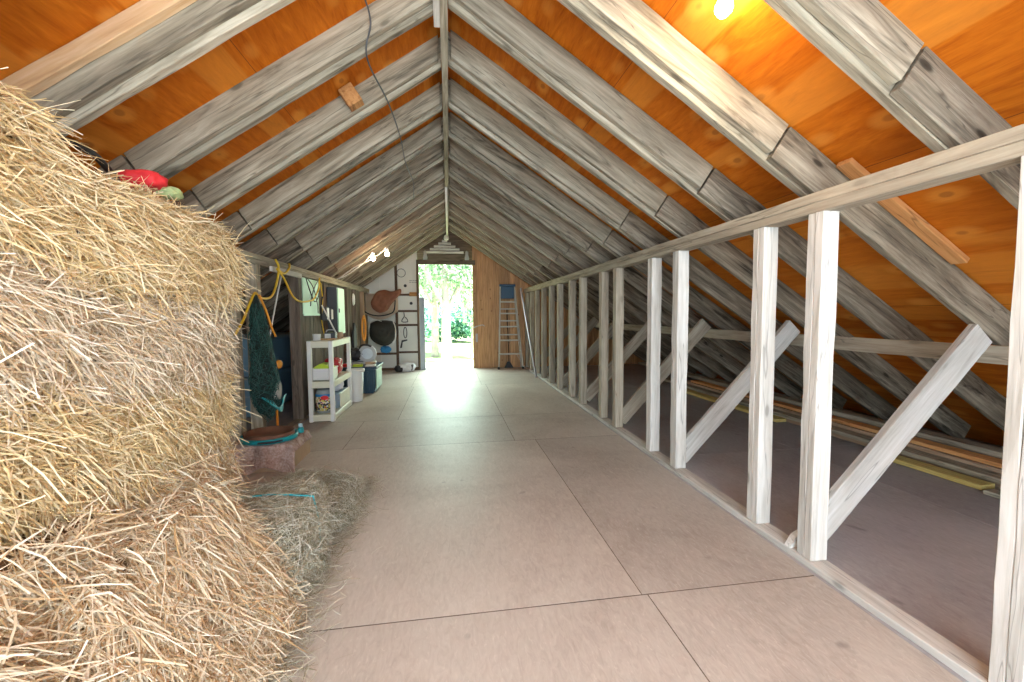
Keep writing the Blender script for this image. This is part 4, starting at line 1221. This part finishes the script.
# ------------------------------------------------------------------ outdoors beyond the doorway
m = MB(); m.box((-26, Y1 + .03, -.35), (26, 60, -.25))
struct(m.build('ground_lawn', plain('sunlit grass', (.32, .42, .20), .9, var=.3, scale=1.2), M=Matrix.Identity(4)))
m = MB(); m.box((-.75, Y1 + .02, -.26), (.65, Y1 + .6, -.03), bev=.01)
struct(m.build('door_1_step', plain('pale concrete', (.62, .62, .58), .8), M=Matrix.Identity(4)))
LEAFS = [island_mat('sunlit leaves a', [(.12, .26, .17), (.32, .48, .34), (.56, .70, .56), (.74, .82, .70)], .5, .4, .35),
         island_mat('sunlit leaves b', [(.03, .13, .10), (.08, .25, .19), (.18, .38, .30), (.32, .52, .42)], .5, .4, .3)]
BARK = plain('grey bark', (.42, .40, .37), .9, var=.3, scale=6)


def leaves(name, blobs, n, size, mat, parent):
    P = []
    for (c, r, w) in blobs:
        k = int(n * w)
        d = rng.normal(0, 1, (k, 3)); d /= np.linalg.norm(d, axis=1, keepdims=True)
        rad = rng.random((k, 1)) ** .45
        P.append(np.array(c) + d * rad * np.array(r))
    P = np.concatenate(P); k = len(P)
    D = rng.normal(0, 1, (k, 3)); D /= np.linalg.norm(D, axis=1, keepdims=True)
    Nn = rng.normal(0, 1, (k, 3)); Nn -= D * (D * Nn).sum(1, keepdims=True); Nn /= np.linalg.norm(Nn, axis=1, keepdims=True)
    s = np.cross(D, Nn)
    sz = rng.uniform(.6, 1.3, (k, 1)) * size
    vv = np.stack([P - D * sz, P + s * sz * .45 + Nn * sz * .1, P + D * sz, P - s * sz * .45 + Nn * sz * .1], 1).reshape(-1, 3)
    Mi = np.array(MW[parent].inverted()); vv = vv @ Mi[:3, :3].T + Mi[:3, 3]
    me = bpy.data.meshes.new(name)
    me.vertices.add(len(vv)); me.vertices.foreach_set('co', vv.astype(np.float32).ravel())
    me.loops.add(k * 4); me.loops.foreach_set('vertex_index', np.arange(k * 4, dtype=np.int32))
    me.polygons.add(k); me.polygons.foreach_set('loop_start', np.arange(k, dtype=np.int32) * 4); me.polygons.foreach_set('loop_total', np.full(k, 4, np.int32))
    me.update(calc_edges=True)
    return link(name, me, mat, parent, MW[parent])


GT = 'trees outside the doorway'
for (x, y, lean, r, hgt, lab, mt, cr) in (
        (-.50, 15.0, .02, .13, 2.6, 'grey trunked leafy tree outside the doorway, standing just beside the pale trunk', 0, 2.0),
        (-.10, 13.2, .00, .15, 2.4, 'pale thick trunked leafy tree in the middle of the doorway', 0, 1.9),
        (.75, 14.0, .18, .10, 2.2, 'slender leaning leafy tree outside the doorway beside the orange planks', 0, 1.5)):
    t = empty('leafy_tree', (x, y, -.27))
    m = MB(); m.tube(smooth_path([(x, y, -.27), (x + lean * .4, y, .6), (x + lean, y, 1.5), (x + lean * 1.6, y, hgt + .6)]), [r * (1.15 - .5 * i / 24) for i in range(25)], 12)
    m.tube(smooth_path([(x + lean, y, 1.3), (x + lean + .4, y + .2, 2.1), (x + lean + .9, y + .2, 2.9)]), r * .4, 8)
    m.tube(smooth_path([(x + lean, y, 1.4), (x + lean - .4, y - .2, 2.2), (x + lean - .8, y - .2, 3.0)]), r * .4, 8)
    m.build('trunk', BARK, t, smooth=True)
    bl = [((x + random.uniform(-1, 1) * cr * .7, y + random.uniform(-.8, .8), hgt + random.uniform(-.9, 2.6)), (random.uniform(.5, .9),) * 3, 1 / 11) for _ in range(11)]
    bl[0] = ((x, y, hgt + .2), (.9, .9, .6), 1 / 11)
    leaves('foliage', bl, 5200, .085, LEAFS[mt], t)
    tag(t, lab, 'tree', GT)
for i, (x, y, w, hgt, lab) in enumerate(((-2.2, 21, 1.7, 1.7, 'dark green bush at the panel side of the doorway view'), (.0, 23, 1.6, 1.5, 'dark green bush behind the pale tree trunk'), (2.2, 21.5, 1.7, 1.9, 'dark green bush at the plank side of the doorway view'), (4.6, 24, 1.8, 2.2, 'tall dark green bush far out past the planks'), (-4.8, 24, 1.9, 2.3, 'tall dark green bush far out past the panels'))):
    t = empty('garden_bush', (x, y, -.27))
    leaves('foliage', [((x, y, hgt * .45), (w, 1.0, hgt * .65), .6), ((x + .6, y - .3, hgt * .5), (w * .6, .8, hgt * .5), .4)], 4200, .11, LEAFS[1], t)
    m = MB(); m.tube([(x, y, -.27), (x + .1, y, hgt * .6)], .07, 8); m.build('stem', BARK, t)
    tag(t, lab, 'bush', 'bushes beyond the trees')
for i, (x, y, lab) in enumerate(((-3.2, 27, 'broad sunlit tree far outside towards the panel side'), (1.2, 29, 'broad sunlit tree far outside behind the trunks'), (5.5, 27, 'broad sunlit tree far outside towards the plank side'))):
    t = empty('broad_tree', (x, y, -.27))
    leaves('foliage', [((x + random.uniform(-1.8, 1.8), y + random.uniform(-1, 1), random.uniform(3.2, 7.5)), (1.7, 1.3, 1.3), 1 / 8) for _ in range(8)], 5200, .17, LEAFS[0], t)
    m = MB(); m.tube([(x, y, -.27), (x, y, 3.5), (x + .3, y, 6)], [.25, .2, .1], 10); m.build('trunk', BARK, t, smooth=True)
    tag(t, lab, 'tree', 'far trees beyond the bushes')

# ------------------------------------------------------------------ light
W = bpy.data.worlds.new('sky'); S.world = W; W.use_nodes = True
bgn = W.node_tree.nodes['Background']
bgn.inputs[0].default_value = (.80, .90, 1.0, 1); bgn.inputs[1].default_value = 1.8
sun = bpy.data.lights.new('sun', 'SUN'); sun.energy = 42; sun.angle = .01; sun.color = (1, .96, .88)
so = bpy.data.objects.new('sun', sun); COL.objects.link(so)
so.rotation_euler = Vector((-.75, .55, -1.15)).to_track_quat('-Z', 'Y').to_euler()


def area(name, loc, rot, sx, sy, e, col):
    L = bpy.data.lights.new(name, 'AREA'); L.shape = 'RECTANGLE'; L.size = sx; L.size_y = sy; L.energy = e; L.color = col
    o = bpy.data.objects.new(name, L); COL.objects.link(o); o.location = loc
    o.rotation_euler = Vector(rot).to_track_quat('-Z', 'Y').to_euler()
    return o


area('daylight_rear_opening', (.0, -1.45, 1.45), (-.05, 1, -.02), 3.2, 2.3, 138, (.70, .86, 1.0))
area('daylight_doorway', (-.06, 9.95, 1.35), (0, -1, -.8), 1.15, 2.1, 34, (.74, 1.0, .90)).data.spread = 1.9

# ------------------------------------------------------------------ camera
f, yaw, pit, rol, cy = 423.37, .147, .0611, .0083, 339.27
c_, s_ = math.cos(yaw), math.sin(yaw); cp, sp = math.cos(pit), math.sin(pit); cr, sr = math.cos(rol), math.sin(rol)
xc, zc, yc = V(c_, -s_, 0), V(s_, c_, 0), V(0, 0, 1)
y2 = yc * cp + zc * sp; z2 = zc * cp - yc * sp
Rv, Uv, Fv = xc * cr - y2 * sr, xc * sr + y2 * cr, z2
cam = bpy.data.cameras.new('camera'); co = bpy.data.objects.new('camera', cam); COL.objects.link(co)
Mc = Matrix.Identity(4)
for i in range(3):
    Mc[i][0], Mc[i][1], Mc[i][2] = Rv[i], Uv[i], -Fv[i]
Mc[2][3] = H
co.matrix_world = Mc
cam.sensor_width = 36; cam.lens = f * 36 / 1024; cam.clip_start = .02; cam.clip_end = 200
cam.shift_y = -(341 - cy) / 1024
S.camera = co
S.view_settings.view_transform = 'Standard'; S.view_settings.look = 'None'
S.view_settings.gamma = 1; S.view_settings.use_curve_mapping = False
S.view_settings.exposure = 0.78
